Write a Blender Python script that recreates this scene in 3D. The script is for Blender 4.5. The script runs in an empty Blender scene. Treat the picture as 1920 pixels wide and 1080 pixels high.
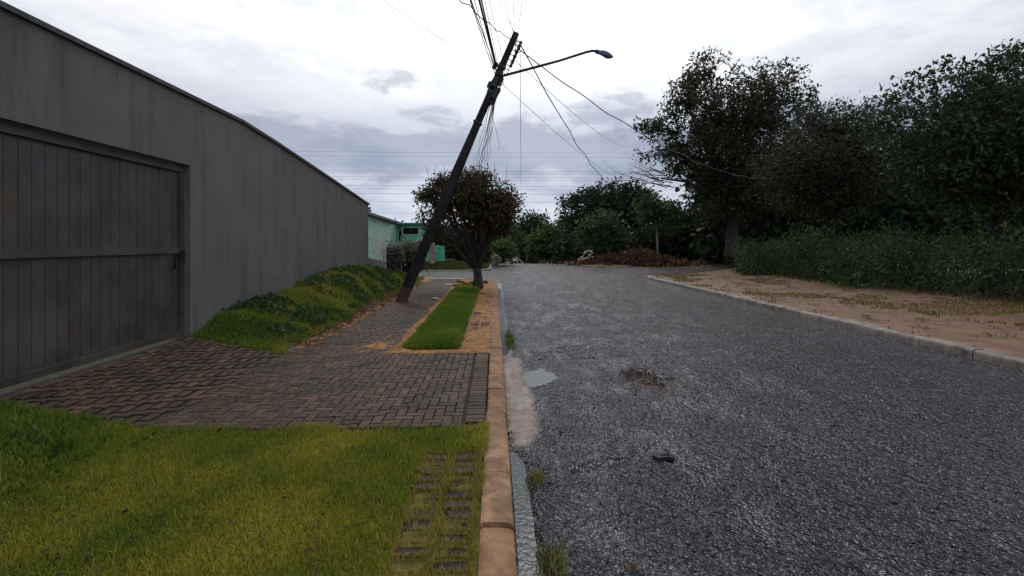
import bpy, math, random
import numpy as np
from mathutils import Vector, Matrix

R_ = math.radians
scn = bpy.context.scene
COL = scn.collection

# ------------------------------------------------------------------ camera
TH = math.atan(0.036)            # the phone points about two degrees to the right of the street's axis
CT, ST = math.cos(TH), math.sin(TH)
F, HX, HY, EYE = 899.0, 960.0, 455.0, 1.6
cd = bpy.data.cameras.new('camera')
cam = bpy.data.objects.new('camera', cd); COL.objects.link(cam)
cd.sensor_width = 36.0
cd.lens = F / 1920 * 36
cd.shift_y = -85 / 1920
cd.clip_end = 2000
cam.location = (0, 0, EYE)
cam.rotation_euler = (R_(90), 0, -TH)
scn.camera = cam

# ------------------------------------------------------------------ sky and sun
SUN_EL, SUN_AZ = R_(46), R_(3)
GLOW_EL = R_(30)   # the brightest part of the cloud veil, below the hidden sun
w = bpy.data.worlds.new('World'); scn.world = w; w.use_nodes = True
nt = w.node_tree; nt.nodes.clear()
def N(tree, t, **kw):
    n = tree.nodes.new(t)
    for k, v in kw.items(): setattr(n, k, v)
    return n
def L(tree, a, b): tree.links.new(a, b)
def math_node(tree, op, a, b=None, clamp=False):
    n = N(tree, 'ShaderNodeMath', operation=op, use_clamp=clamp)
    for i, v in enumerate((a, b)):
        if v is None: continue
        if isinstance(v, (int, float)): n.inputs[i].default_value = v
        else: L(tree, v, n.inputs[i])
    return n.outputs[0]
def ramp(tree, fac, stops, interp='EASE'):
    n = N(tree, 'ShaderNodeValToRGB'); n.color_ramp.interpolation = interp
    el = n.color_ramp.elements
    while len(el) < len(stops): el.new(0.5)
    for e, (p, c) in zip(el, stops):
        e.position = p; e.color = (*c, 1) if len(c) == 3 else c
    if fac is not None: L(tree, fac, n.inputs[0])
    return n
M = math_node
tc = N(nt, 'ShaderNodeTexCoord')
sep = N(nt, 'ShaderNodeSeparateXYZ'); L(nt, tc.outputs['Generated'], sep.inputs[0])
az = M(nt, 'ARCTAN2', sep.outputs[0], sep.outputs[1])
el = M(nt, 'ARCSINE', sep.outputs[2])
com = N(nt, 'ShaderNodeCombineXYZ')
L(nt, M(nt, 'MULTIPLY', az, 1.0), com.inputs[0]); L(nt, M(nt, 'MULTIPLY', el, 2.6), com.inputs[1])
def wnoise(scale, detail, rough, off=0.0, dist=0.0):
    mp = N(nt, 'ShaderNodeVectorMath', operation='ADD'); L(nt, com.outputs[0], mp.inputs[0]); mp.inputs[1].default_value = (off, off*1.7, off*.3)
    n = N(nt, 'ShaderNodeTexNoise'); n.inputs['Scale'].default_value = scale; n.inputs['Detail'].default_value = detail
    n.inputs['Roughness'].default_value = rough; n.inputs['Distortion'].default_value = dist
    L(nt, mp.outputs[0], n.inputs['Vector']); return n.outputs[0]
n1 = wnoise(5.5, 7, .58, 3.1, .25)
n2 = wnoise(13, 6, .6, 8.4, .3)
n3 = wnoise(2.2, 4, .5, 1.3)
warp = M(nt, 'ADD', M(nt, 'MULTIPLY', M(nt, 'SUBTRACT', n1, .5), .17), M(nt, 'MULTIPLY', M(nt, 'SUBTRACT', n2, .5), .06))
elw = M(nt, 'ADD', el, warp)
t = M(nt, 'DIVIDE', elw, R_(90), True)
lay = ramp(nt, t, [(0.0, (.72, .76, .83)), (.055, (.62, .67, .75)), (.10, (.40, .45, .54)), (.135, (.40, .44, .53)), (.160, (.70, .73, .79)),
                   (.205, (.94, .95, .965)), (.29, (.98, .98, .985)), (.35, (.86, .88, .91)), (.48, (.72, .76, .82)), (1.0, (.58, .62, .70))])
# broken darker cloud in the bright part
pn = ramp(nt, n1, [(.42, (0, 0, 0)), (.66, (1, 1, 1))])
dark = N(nt, 'ShaderNodeMix', data_type='RGBA', blend_type='MULTIPLY')
L(nt, M(nt, 'MULTIPLY', pn.outputs[0], .72), dark.inputs['Factor']); L(nt, lay.outputs[0], dark.inputs['A']); dark.inputs['B'].default_value = (.70, .74, .82, 1)
# a small separate grey cloud left of the pole
def blob(a0, e0, ra, re, k):
    a = M(nt, 'DIVIDE', M(nt, 'SUBTRACT', az, R_(a0)), R_(ra)); b = M(nt, 'DIVIDE', M(nt, 'SUBTRACT', el, R_(e0)), R_(re))
    r2 = M(nt, 'ADD', M(nt, 'MULTIPLY', a, a), M(nt, 'MULTIPLY', b, b))
    r2 = M(nt, 'ADD', r2, M(nt, 'MULTIPLY', M(nt, 'SUBTRACT', n2, .5), 4.5))
    return M(nt, 'MULTIPLY', M(nt, 'SUBTRACT', 1.0, r2, True), k)
b1 = blob(-11.8, 18.4, 3.6, 1.5, .75)
b2 = blob(13.5, 15.0, 6.5, 2.6, .6)
b3 = blob(-7.6, 14.6, 4.0, 1.2, .5)
bl = M(nt, 'ADD', M(nt, 'ADD', b1, b2, True), b3, True)
dk2 = N(nt, 'ShaderNodeMix', data_type='RGBA', blend_type='MULTIPLY')
L(nt, bl, dk2.inputs['Factor']); L(nt, dark.outputs['Result'], dk2.inputs['A']); dk2.inputs['B'].default_value = (.50, .53, .60, 1)
# brightness falls away from the veiled sun
vd = N(nt, 'ShaderNodeVectorMath', operation='DOT_PRODUCT'); L(nt, tc.outputs['Generated'], vd.inputs[0])
vd.inputs[1].default_value = (math.sin(SUN_AZ)*math.cos(GLOW_EL), math.cos(SUN_AZ)*math.cos(GLOW_EL), math.sin(GLOW_EL))
gl = ramp(nt, M(nt, 'MULTIPLY', M(nt, 'ADD', vd.outputs['Value'], 1), .5), [(0, (.72, .72, .74)), (.80, (.70, .71, .74)), (.93, (.92, .92, .94)), (.985, (1.06, 1.06, 1.06)), (1.0, (1.3, 1.3, 1.28))], 'LINEAR')
lit = N(nt, 'ShaderNodeMix', data_type='RGBA', blend_type='MULTIPLY'); lit.inputs['Factor'].default_value = 1
L(nt, dk2.outputs['Result'], lit.inputs['A']); L(nt, gl.outputs[0], lit.inputs['B'])
bgc = N(nt, 'ShaderNodeBackground'); L(nt, lit.outputs['Result'], bgc.inputs[0]); bgc.inputs[1].default_value = 1.0
sky = N(nt, 'ShaderNodeTexSky', sky_type='NISHITA'); sky.sun_disc = False; sky.sun_elevation = SUN_EL; sky.sun_rotation = SUN_AZ
bgs = N(nt, 'ShaderNodeBackground'); L(nt, sky.outputs[0], bgs.inputs[0]); bgs.inputs[1].default_value = 0.08
cover = ramp(nt, n3, [(.2, (.86, .86, .86)), (.5, (1, 1, 1))])
mx = N(nt, 'ShaderNodeMixShader'); L(nt, cover.outputs[0], mx.inputs[0]); L(nt, bgs.outputs[0], mx.inputs[1]); L(nt, bgc.outputs[0], mx.inputs[2])
wo = N(nt, 'ShaderNodeOutputWorld'); L(nt, mx.outputs[0], wo.inputs[0])

sl = bpy.data.lights.new('sun', 'SUN'); sl.energy = 0.75; sl.angle = R_(26); sl.color = (1, .96, .9)
so = bpy.data.objects.new('sun', sl); COL.objects.link(so)
sd = Vector((math.sin(SUN_AZ)*math.cos(SUN_EL), math.cos(SUN_AZ)*math.cos(SUN_EL), math.sin(SUN_EL)))
so.rotation_euler = sd.to_track_quat('Z', 'Y').to_euler(); so.location = (0, 0, 40)
vs = scn.view_settings
vs.view_transform = 'Standard'; vs.look = 'None'; vs.gamma = 1; vs.exposure = 0.22; vs.use_curve_mapping = False
scn.cycles.max_bounces = 6

# ------------------------------------------------------------------ helpers
rng = np.random.default_rng(11)
random.seed(5)
def at(px, d, py=None, z=None):
    """World point seen at pixel column px, d metres ahead; height from the pixel row or given."""
    l = (px - HX) / F * d
    zz = EYE - (py - HY) / F * d if py is not None else z
    return np.array((l*CT + d*ST, d*CT - l*ST, zz))
def gnd(px, py, z=0.0):
    return at(px, (EYE - z) * F / (py - HY), z=z)
def hsh(ix, iy, s):
    h = (ix.astype(np.int64)*374761393 + iy.astype(np.int64)*668265263 + s*1442695041) & 0x7fffffff
    h = ((h ^ (h >> 13)) * 1274126177) & 0x7fffffff
    return ((h ^ (h >> 16)) & 0xffff) / 65535.0
def vn(x, y, s=0):
    x = np.asarray(x, float); y = np.asarray(y, float)
    ix, iy = np.floor(x), np.floor(y); fx, fy = x-ix, y-iy
    fx = fx*fx*(3-2*fx); fy = fy*fy*(3-2*fy)
    a, b, c, d = hsh(ix, iy, s), hsh(ix+1, iy, s), hsh(ix, iy+1, s), hsh(ix+1, iy+1, s)
    return (a*(1-fx)+b*fx)*(1-fy) + (c*(1-fx)+d*fx)*fy
def fbm(x, y, s=0, o=4):
    t = 0; a = .5; f = 1.0
    for i in range(o):
        t = t + a*vn(np.asarray(x)*f, np.asarray(y)*f, s+i*17); a *= .5; f *= 2.03
    return t
def sst(a, b, x):
    t = np.clip((np.asarray(x, float)-a)/(b-a), 0, 1); return t*t*(3-2*t)
def G(x, y):
    """Ground level: flat to the crest, then the street falls away."""
    u = np.maximum(np.asarray(y, float) - 35.5, 0)
    return -np.minimum(np.where(u < 4, u*u*.0107, u*.0856-.171), 4.2)

def tag(o, label=None, cat=None, group=None, kind=None):
    if label: o['label'] = label
    if cat: o['category'] = cat
    if group: o['group'] = group
    if kind: o['kind'] = kind
    return o
def thing(name, loc, label, cat, group=None):
    o = bpy.data.objects.new(name, None); COL.objects.link(o); o.location = [float(c) for c in loc]; o.empty_display_size = .2
    return tag(o, label, cat, group)
def link(name, me, parent=None):
    o = bpy.data.objects.new(name, me); COL.objects.link(o)
    if parent is not None: o.parent = parent
    return o
def origin(parent):
    v = Vector((0, 0, 0))
    while parent is not None: v += parent.location; parent = parent.parent
    return np.array(v)
def fast_mesh(name, V, Fc, mat, parent=None, smooth=False, colors=None):
    """V (n,3) world coordinates, Fc (m,k) indices of equal-sided faces."""
    V = np.asarray(V, np.float32) - origin(parent).astype(np.float32); Fc = np.asarray(Fc, np.int32)
    me = bpy.data.meshes.new(name); k = Fc.shape[1]
    me.vertices.add(len(V)); me.vertices.foreach_set('co', V.ravel())
    me.loops.add(Fc.size); me.loops.foreach_set('vertex_index', Fc.ravel())
    me.polygons.add(len(Fc)); me.polygons.foreach_set('loop_start', np.arange(0, Fc.size, k, dtype=np.int32))
    me.polygons.foreach_set('use_smooth', np.full(len(Fc), smooth))
    me.update(calc_edges=True)
    for an, c in (colors or {}).items():
        a = me.color_attributes.new(an, 'FLOAT_COLOR', 'POINT')
        c = np.asarray(c, np.float32)
        if c.ndim == 1: c = np.stack([c, c, c], 1)
        a.data.foreach_set('color', np.concatenate([c, np.ones((len(c), 1), np.float32)], 1).ravel())
    if mat: me.materials.append(mat)
    return link(name, me, parent)
def grid(xs, ys, fz):
    X, Y = np.meshgrid(xs, ys); Z = fz(X, Y)
    V = np.stack([X.ravel(), Y.ravel(), np.asarray(Z, float).ravel()], 1)
    nx, ny = len(xs), len(ys)
    i = (np.arange(ny-1)[:, None]*nx + np.arange(nx-1)[None]).ravel()
    return V, np.stack([i, i+1, i+nx+1, i+nx], 1), X.ravel(), Y.ravel()
class MB:
    def __init__(s): s.v = []; s.f = []
    def add(s, vs, fs):
        o = len(s.v); s.v += [tuple(map(float, v)) for v in vs]; s.f += [tuple(i+o for i in f) for f in fs]; return s
    def box(s, c, size, rz=0, ry=0, rx=0, bev=0):
        m = Matrix.Rotation(rz, 3, 'Z') @ Matrix.Rotation(ry, 3, 'Y') @ Matrix.Rotation(rx, 3, 'X')
        hx, hy, hz = [q/2 for q in size]; c = Vector(c)
        if bev:
            b = bev; vs = []
            for z, k in ((-hz, 0), (hz-b, 0), (hz, b)):
                vs += [(-hx+k, -hy+k, z), (hx-k, -hy+k, z), (hx-k, hy-k, z), (-hx+k, hy-k, z)]
            fs = [(3, 2, 1, 0), (8, 9, 10, 11)]
            for r in (0, 4):
                for i in range(4): fs.append((r+i, r+(i+1) % 4, r+4+(i+1) % 4, r+4+i))
        else:
            vs = [(x*hx, y*hy, z*hz) for z in (-1, 1) for x, y in ((-1, -1), (1, -1), (1, 1), (-1, 1))]
            fs = [(3, 2, 1, 0), (4, 5, 6, 7)] + [(i, (i+1) % 4, (i+1) % 4+4, i+4) for i in range(4)]
        return s.add([c + m @ Vector(v) for v in vs], fs)
    def tube(s, pts, rad, n=6, cap=True):
        pts = [Vector([float(q) for q in p]) for p in pts]
        if isinstance(rad, (int, float)): rad = [rad]*len(pts)
        o = len(s.v); up = None
        for i, p in enumerate(pts):
            d = (pts[min(i+1, len(pts)-1)] - pts[max(i-1, 0)])
            d = d.normalized() if d.length > 1e-9 else Vector((0, 0, 1))
            if up is None: up = d.orthogonal().normalized()
            up = (up - d*up.dot(d)); up = up.normalized() if up.length > 1e-6 else d.orthogonal().normalized()
            q = d.cross(up)
            for k in range(n):
                a = 2*math.pi*k/n; s.v.append(tuple(p + (up*math.cos(a) + q*math.sin(a))*rad[i]))
        for i in range(len(pts)-1):
            for k in range(n):
                a, b = o+i*n+k, o+i*n+(k+1) % n; s.f.append((a, b, b+n, a+n))
        if cap:
            s.f.append(tuple(o+k for k in range(n))[::-1]); s.f.append(tuple(o+(len(pts)-1)*n+k for k in range(n)))
        return s
    def prism(s, poly, axis, a, b):
        """poly of 2-D points extruded along axis ('x','y','z') from a to b"""
        def mk(p, t): return {'x': (t, p[0], p[1]), 'y': (p[0], t, p[1]), 'z': (p[0], p[1], t)}[axis]
        n = len(poly); vs = [mk(p, a) for p in poly] + [mk(p, b) for p in poly]
        fs = [tuple(range(n))[::-1], tuple(range(n, 2*n))] + [(i, (i+1) % n, (i+1) % n+n, i+n) for i in range(n)]
        return s.add(vs, fs)
    def mesh(s, name, mat, off=(0, 0, 0), smooth=False):
        me = bpy.data.meshes.new(name); me.from_pydata([tuple(np.array(v)-np.array(off)) for v in s.v], [], s.f); me.update()
        if mat: me.materials.append(mat)
        if smooth: me.polygons.foreach_set('use_smooth', [True]*len(me.polygons))
        return me
    def build(s, name, mat, parent=None, smooth=False):
        return link(name, s.mesh(name, mat, origin(parent), smooth), parent)

# ------------------------------------------------------------------ materials
def mat(name, c1, c2=None, scale=6, rough=.7, bump=0, bscale=40, island=None, rnd=None, spec=.5, detail=6, lo=.35, hi=.65, attr=None, metal=0, stain=None, r2=None):
    m = bpy.data.materials.new(name); m.use_nodes = True; t = m.node_tree
    p = t.nodes['Principled BSDF']; p.inputs['Roughness'].default_value = rough; p.inputs['Specular IOR Level'].default_value = spec; p.inputs['Metallic'].default_value = metal
    geo = N(t, 'ShaderNodeNewGeometry'); pos = geo.outputs['Position']
    no = N(t, 'ShaderNodeTexNoise'); no.inputs['Scale'].default_value = scale; no.inputs['Detail'].default_value = detail; L(t, pos, no.inputs['Vector'])
    col = None
    if attr:
        a = N(t, 'ShaderNodeVertexColor', layer_name=attr); col = a.outputs[0]
    elif island or rnd:
        src = geo.outputs['Random Per Island'] if island else N(t, 'ShaderNodeObjectInfo').outputs['Random']
        st = island or rnd
        col = ramp(t, src, [(i/max(1, len(st)-1), c) for i, c in enumerate(st)], 'LINEAR').outputs[0]
        hs = N(t, 'ShaderNodeMix', data_type='RGBA', blend_type='MULTIPLY'); hs.inputs['Factor'].default_value = 1
        L(t, col, hs.inputs['A']); L(t, ramp(t, no.outputs[0], [(.3, (.65, .65, .65)), (.7, (1.25, 1.25, 1.25))]).outputs[0], hs.inputs['B']); col = hs.outputs['Result']
    else:
        col = ramp(t, no.outputs[0], [(lo, c1), (hi, c2 or c1)]).outputs[0]
    if stain:
        sn = N(t, 'ShaderNodeTexNoise'); sn.inputs['Scale'].default_value = stain[1]; sn.inputs['Detail'].default_value = 8; sn.inputs['Roughness'].default_value = .65
        mp = N(t, 'ShaderNodeMapping'); mp.inputs['Scale'].default_value = stain[2] if len(stain) > 2 else (1, 1, 1); L(t, pos, mp.inputs[0]); L(t, mp.outputs[0], sn.inputs['Vector'])
        mm = N(t, 'ShaderNodeMix', data_type='RGBA'); L(t, ramp(t, sn.outputs[0], [(.48, (0, 0, 0)), (.68, (1, 1, 1))]).outputs[0], mm.inputs['Factor'])
        L(t, col, mm.inputs['A']); mm.inputs['B'].default_value = (*stain[0], 1); col = mm.outputs['Result']
    L(t, col, p.inputs['Base Color'])
    if r2 is not None:
        rr = N(t, 'ShaderNodeMapRange'); L(t, no.outputs[0], rr.inputs[0]); rr.inputs[1].default_value = .35; rr.inputs[2].default_value = .65; rr.inputs[3].default_value = rough; rr.inputs[4].default_value = r2
        L(t, rr.outputs[0], p.inputs['Roughness'])
    if bump:
        bn = N(t, 'ShaderNodeTexNoise'); bn.inputs['Scale'].default_value = bscale; bn.inputs['Detail'].default_value = 5; L(t, pos, bn.inputs['Vector'])
        bp = N(t, 'ShaderNodeBump'); bp.inputs['Strength'].default_value = min(1, bump); bp.inputs['Distance'].default_value = .02; L(t, bn.outputs[0], bp.inputs['Height']); L(t, bp.outputs[0], p.inputs['Normal'])
    return m

def road_material():
    m = bpy.data.materials.new('wet_asphalt'); m.use_nodes = True; t = m.node_tree; p = t.nodes['Principled BSDF']
    pos = N(t, 'ShaderNodeNewGeometry').outputs['Position']
    v = N(t, 'ShaderNodeTexVoronoi'); v.inputs['Scale'].default_value = 46; L(t, pos, v.inputs['Vector'])
    v2 = N(t, 'ShaderNodeTexVoronoi'); v2.inputs['Scale'].default_value = 21; L(t, pos, v2.inputs['Vector'])
    n = N(t, 'ShaderNodeTexNoise'); n.inputs['Scale'].default_value = 21; n.inputs['Detail'].default_value = 3; n.inputs['Roughness'].default_value = .5; n.inputs['Distortion'].default_value = .4; L(t, pos, n.inputs['Vector'])
    nb = N(t, 'ShaderNodeTexNoise'); nb.inputs['Scale'].default_value = .55; nb.inputs['Detail'].default_value = 5; L(t, pos, nb.inputs['Vector'])
    stone0 = ramp(t, v.outputs['Color'], [(.2, (.014, .013, .018)), (.6, (.028, .026, .035)), (.85, (.060, .056, .068)), (1, (.14, .132, .152))], 'LINEAR')
    stone = N(t, 'ShaderNodeMix', data_type='RGBA', blend_type='MULTIPLY'); stone.inputs['Factor'].default_value = 1
    L(t, stone0.outputs[0], stone.inputs['A']); L(t, ramp(t, n.outputs[0], [(.36, (.30, .29, .30)), (.52, (.95, .95, .95)), (.68, (1.5, 1.5, 1.5))]).outputs[0], stone.inputs['B'])
    big = N(t, 'ShaderNodeMix', data_type='RGBA', blend_type='MULTIPLY'); big.inputs['Factor'].default_value = 1
    L(t, stone.outputs['Result'], big.inputs['A']); L(t, ramp(t, nb.outputs[0], [(.3, (.78, .77, .80)), (.7, (1.25, 1.22, 1.2))]).outputs[0], big.inputs['B'])
    att = N(t, 'ShaderNodeVertexColor', layer_name='marks'); s3 = N(t, 'ShaderNodeSeparateColor'); L(t, att.outputs[0], s3.inputs[0])
    def mixin(a, fac, c1, c2, sc):
        nn = N(t, 'ShaderNodeTexNoise'); nn.inputs['Scale'].default_value = sc; nn.inputs['Detail'].default_value = 6; L(t, pos, nn.inputs['Vector'])
        x = N(t, 'ShaderNodeMix', data_type='RGBA'); L(t, fac, x.inputs['Factor']); L(t, a, x.inputs['A'])
        L(t, ramp(t, nn.outputs[0], [(.35, c1), (.65, c2)]).outputs[0], x.inputs['B']); return x.outputs['Result']
    c = mixin(big.outputs['Result'], s3.outputs[0], (.060, .024, .015), (.16, .080, .052), 14)      # red earth
    c = mixin(c, s3.outputs[1], (.13, .085, .062), (.22, .155, .118), 11)                               # sand
    c = mixin(c, s3.outputs[2], (.24, .23, .22), (.36, .35, .34), 20)                               # cement
    L(t, c, p.inputs['Base Color'])
    h = M(t, 'ADD', M(t, 'MULTIPLY', v.outputs['Distance'], -.42), M(t, 'ADD', M(t, 'MULTIPLY', v2.outputs['Distance'], -.55), M(t, 'MULTIPLY', n.outputs[0], .85)))
    flat = M(t, 'SUBTRACT', 1.0, M(t, 'MULTIPLY', M(t, 'ADD', s3.outputs[1], M(t, 'MULTIPLY', s3.outputs[2], .6)), .88), True)
    bp = N(t, 'ShaderNodeBump'); mpf = N(t, 'ShaderNodeMapping'); mpf.inputs['Scale'].default_value = (1.5, .75, 1); L(t, pos, mpf.inputs[0])
    nf = N(t, 'ShaderNodeTexNoise'); nf.inputs['Scale'].default_value = 1.6; nf.inputs['Detail'].default_value = 7; nf.inputs['Roughness'].default_value = .62; L(t, mpf.outputs[0], nf.inputs['Vector'])
    film = ramp(t, nf.outputs[0], [(.47, (0, 0, 0)), (.64, (1, 1, 1))]).outputs[0]
    wet = ramp(t, nf.outputs[0], [(.45, (1, 1, 1)), (.66, (.55, .55, .55))]).outputs[0]
    bp.inputs['Distance'].default_value = .034; L(t, M(t, 'MULTIPLY', flat, wet), bp.inputs['Strength']); L(t, h, bp.inputs['Height']); L(t, bp.outputs[0], p.inputs['Normal'])
    rg = N(t, 'ShaderNodeMix', data_type='FLOAT'); L(t, M(t, 'ADD', s3.outputs[1], s3.outputs[2], True), rg.inputs['Factor'])
    L(t, ramp(t, n.outputs[0], [(.38, (.09, .09, .09)), (.64, (.25, .25, .25))]).outputs[0], rg.inputs['A']); rg.inputs['B'].default_value = .55
    rf = N(t, 'ShaderNodeMix', data_type='FLOAT'); L(t, M(t, 'MULTIPLY', film, .8), rf.inputs['Factor']); L(t, rg.outputs['Result'], rf.inputs['A']); rf.inputs['B'].default_value = .15
    L(t, rf.outputs['Result'], p.inputs['Roughness'])
    p.inputs['Specular IOR Level'].default_value = .5
    return m
def water_material(base, rip):
    m = bpy.data.materials.new('rain_water'); m.use_nodes = True; t = m.node_tree; p = t.nodes['Principled BSDF']
    p.inputs['Base Color'].default_value = (*base, 1); p.inputs['Roughness'].default_value = .06; p.inputs['IOR'].default_value = 1.33; p.inputs['Specular IOR Level'].default_value = .5
    pos = N(t, 'ShaderNodeNewGeometry').outputs['Position']
    n = N(t, 'ShaderNodeTexNoise'); n.inputs['Scale'].default_value = 30; n.inputs['Detail'].default_value = 2; n.inputs['Distortion'].default_value = .5; L(t, pos, n.inputs['Vector'])
    bp = N(t, 'ShaderNodeBump'); bp.inputs['Strength'].default_value = 1.0; bp.inputs['Distance'].default_value = rip; L(t, n.outputs[0], bp.inputs['Height']); L(t, bp.outputs[0], p.inputs['Normal'])
    return m
m_road = road_material(); m_water = water_material((.030, .042, .048), .0045); m_puddle = water_material((.11, .112, .108), .0045)
BR = [(.050, .031, .022), (.096, .058, .039), (.068, .045, .032), (.150, .085, .052), (.082, .045, .030), (.106, .072, .048)]
m_brick = mat('paver_concrete', None, scale=30, rough=.55, r2=.8, bump=.3, bscale=110, rnd=BR, spec=.25, stain=((.040, .034, .024), 2.2))
m_brick_s = mat('paver_concrete_far', None, scale=30, rough=.55, r2=.8, bump=.3, bscale=110, island=BR, spec=.25, stain=((.040, .034, .024), 2.2))
m_kerb = mat('kerb_concrete', None, scale=7, rough=.8, bump=.6, bscale=38, stain=((.225, .135, .082), 6), spec=.18, rnd=[(.30, .160, .082), (.38, .225, .130), (.28, .150, .078), (.35, .205, .125), (.33, .180, .095)])
m_kerb_grey = mat('kerb_concrete_grey', (.20, .165, .14), (.32, .27, .23), scale=4, rough=.7, bump=.3, bscale=60, stain=((.08, .07, .06), 5))
m_soil = mat('orange_earth', (.27, .110, .026), (.45, .205, .050), scale=7, rough=.85, bump=.6, bscale=45, stain=((.11, .068, .040), 11))
m_bed = mat('dark_bedding', (.022, .016, .012), (.045, .030, .020), scale=12, rough=.9, bump=.6, bscale=50)
m_lawnbase = mat('turf_soil', (.12, .105, .018), (.20, .155, .030), scale=14, rough=.9, bump=.8, bscale=60)
m_bankbase = mat('bank_soil', (.055, .045, .020), (.090, .075, .030), scale=12, rough=.9, bump=.8, bscale=40)
m_grass = mat('grass_blades', None, rough=.6, attr='tint', spec=.25)
_t = m_grass.node_tree; _p = _t.nodes['Principled BSDF']; _tr = N(_t, 'ShaderNodeBsdfTranslucent'); _mx = N(_t, 'ShaderNodeMixShader'); _mx.inputs[0].default_value = .4
L(_t, _p.inputs['Base Color'].links[0].from_socket, _tr.inputs[0]); L(_t, _p.outputs[0], _mx.inputs[1]); L(_t, _tr.outputs[0], _mx.inputs[2]); L(_t, _mx.outputs[0], _t.nodes['Material Output'].inputs[0])
m_red = mat('red_earth', (.15, .075, .048), (.26, .14, .088), scale=3, rough=.8, bump=.5, bscale=30, stain=((.15, .125, .035), 1.1), r2=.5)
m_mound = mat('mound_earth', (.13, .055, .028), (.25, .125, .060), scale=2, rough=.9, bump=.8, bscale=14, stain=((.05, .03, .02), 3))
m_farlawn = mat('far_turf', (.040, .055, .012), (.085, .092, .022), scale=5, rough=.9, bump=.6, bscale=30)
m_terrain = mat('scrub_ground', (.03, .038, .014), (.07, .062, .03), scale=.4, rough=.95)
m_plaster = mat('grey_plaster', (.145, .130, .126), (.172, .154, .150), scale=1.2, rough=.85, bump=.15, bscale=90, stain=((.105, .094, .090), 1.0, (3.5, 3.5, .45)))
m_coping = mat('coping_concrete', (.05, .05, .05), (.09, .088, .085), scale=6, rough=.8, bump=.3)
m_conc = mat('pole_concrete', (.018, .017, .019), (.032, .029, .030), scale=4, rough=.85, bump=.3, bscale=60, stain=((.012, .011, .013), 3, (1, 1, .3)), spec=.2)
m_polebase = mat('muddy_concrete', (.07, .035, .022), (.12, .06, .035), scale=9, rough=.85, bump=.3)
m_black = mat('black_metal', (.012, .012, .014), (.022, .022, .025), scale=10, rough=.5)
m_lamp = mat('lamp_grey', (.035, .052, .14), (.050, .070, .17), scale=8, rough=.4)
m_lens = mat('lamp_lens', (.45, .47, .55), (.55, .57, .65), scale=30, rough=.12)
m_ceram = mat('dark_ceramic', (.03, .02, .018), (.05, .035, .03), scale=30, rough=.3)
m_cable = mat('cable_black', (.018, .018, .020), rough=.6)
m_wire = mat('wire_grey', (.07, .07, .08), rough=.5)
m_green = mat('green_paint', (.10, .50, .30), (.13, .56, .35), scale=1.5, rough=.7, bump=.1, stain=((.07, .27, .17), 1.2, (1, 1, .4)))
m_pale = mat('pale_green_paint', (.38, .62, .49), (.42, .66, .53), scale=1.5, rough=.75, bump=.1, stain=((.22, .36, .29), 1))
m_teal = mat('teal_paint', (.05, .21, .22), (.06, .25, .26), scale=3, rough=.6)
m_white = mat('white_paint', (.52, .50, .48), (.62, .60, .58), scale=4, rough=.55)
m_glass = mat('dark_glass', (.005, .007, .009), rough=.4, spec=.08)
m_tin = mat('roof_sheet', (.022, .022, .022), (.040, .038, .036), scale=4, rough=.9, spec=.1)
m_gate = mat('gate_metal', None, rnd=[(.052, .052, .055), (.080, .079, .081), (.064, .063, .064), (.072, .069, .067)], scale=3, rough=.5, bump=.08, bscale=160, stain=((.085, .060, .046), 7, (1, 1, .25)))
m_carred = mat('dark_red_paint', (.07, .010, .016), rough=.3)
m_tyre = mat('tyre', (.015, .015, .015), rough=.8)
m_bark = mat('bark_dark', (.018, .014, .013), (.040, .032, .028), scale=14, rough=.9, bump=.9, bscale=30)
m_palebark = mat('bark_pale', (.16, .13, .11), (.27, .23, .20), scale=14, rough=.85, bump=.4)
m_twig = mat('dry_branch', (.10, .065, .045), (.18, .12, .085), scale=10, rough=.9)
m_log = mat('stripped_wood', (.36, .33, .31), (.52, .48, .46), scale=8, rough=.8, bump=.3)
def leafmat(n, cols, rough=.55, spec=.25):
    m = mat(n, None, scale=.9, rough=rough, island=cols, spec=spec); t = m.node_tree; p = t.nodes['Principled BSDF']
    tr = N(t, 'ShaderNodeBsdfTranslucent'); x = N(t, 'ShaderNodeMixShader'); x.inputs[0].default_value = .28
    L(t, p.inputs['Base Color'].links[0].from_socket, tr.inputs[0]); L(t, p.outputs[0], x.inputs[1]); L(t, tr.outputs[0], x.inputs[2]); L(t, x.outputs[0], t.nodes['Material Output'].inputs[0])
    return m
m_lf_dead = leafmat('leaves_withering', [(.070, .030, .020), (.125, .052, .032), (.055, .030, .019), (.034, .040, .015), (.155, .075, .042), (.034, .022, .017)])
m_lf_green = leafmat('leaves_lower_green', [(.030, .058, .016), (.050, .085, .026), (.028, .040, .015)])
m_lf_dark = leafmat('leaves_dark', [(.014, .028, .014), (.028, .048, .022), (.042, .064, .024), (.018, .032, .018)])
m_lf_mid = leafmat('leaves_mid', [(.036, .072, .018), (.062, .11, .030), (.040, .075, .026), (.10, .14, .042)])
m_lf_bright = leafmat('leaves_bright', [(.06, .12, .025), (.10, .17, .045), (.05, .10, .02), (.16, .21, .08)])
m_lf_olive = leafmat('leaves_olive', [(.032, .030, .012), (.060, .050, .020), (.034, .044, .014), (.075, .050, .025)])
m_lf_brown = leafmat('leaves_big_tree', [(.080, .052, .030), (.048, .044, .024), (.026, .036, .018), (.11, .066, .038), (.034, .046, .020)])
m_lf_pink = leafmat('leaves_pinkish', [(.20, .15, .15), (.10, .12, .08), (.30, .26, .25), (.06, .09, .05), (.16, .10, .10)])
m_lf_tan = leafmat('leaves_tan', [(.15, .12, .06), (.07, .08, .03), (.22, .17, .09), (.05, .06, .025)])
m_lf_grey = leafmat('leaves_grey', [(.30, .28, .27), (.40, .38, .36), (.22, .18, .15)])
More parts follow.
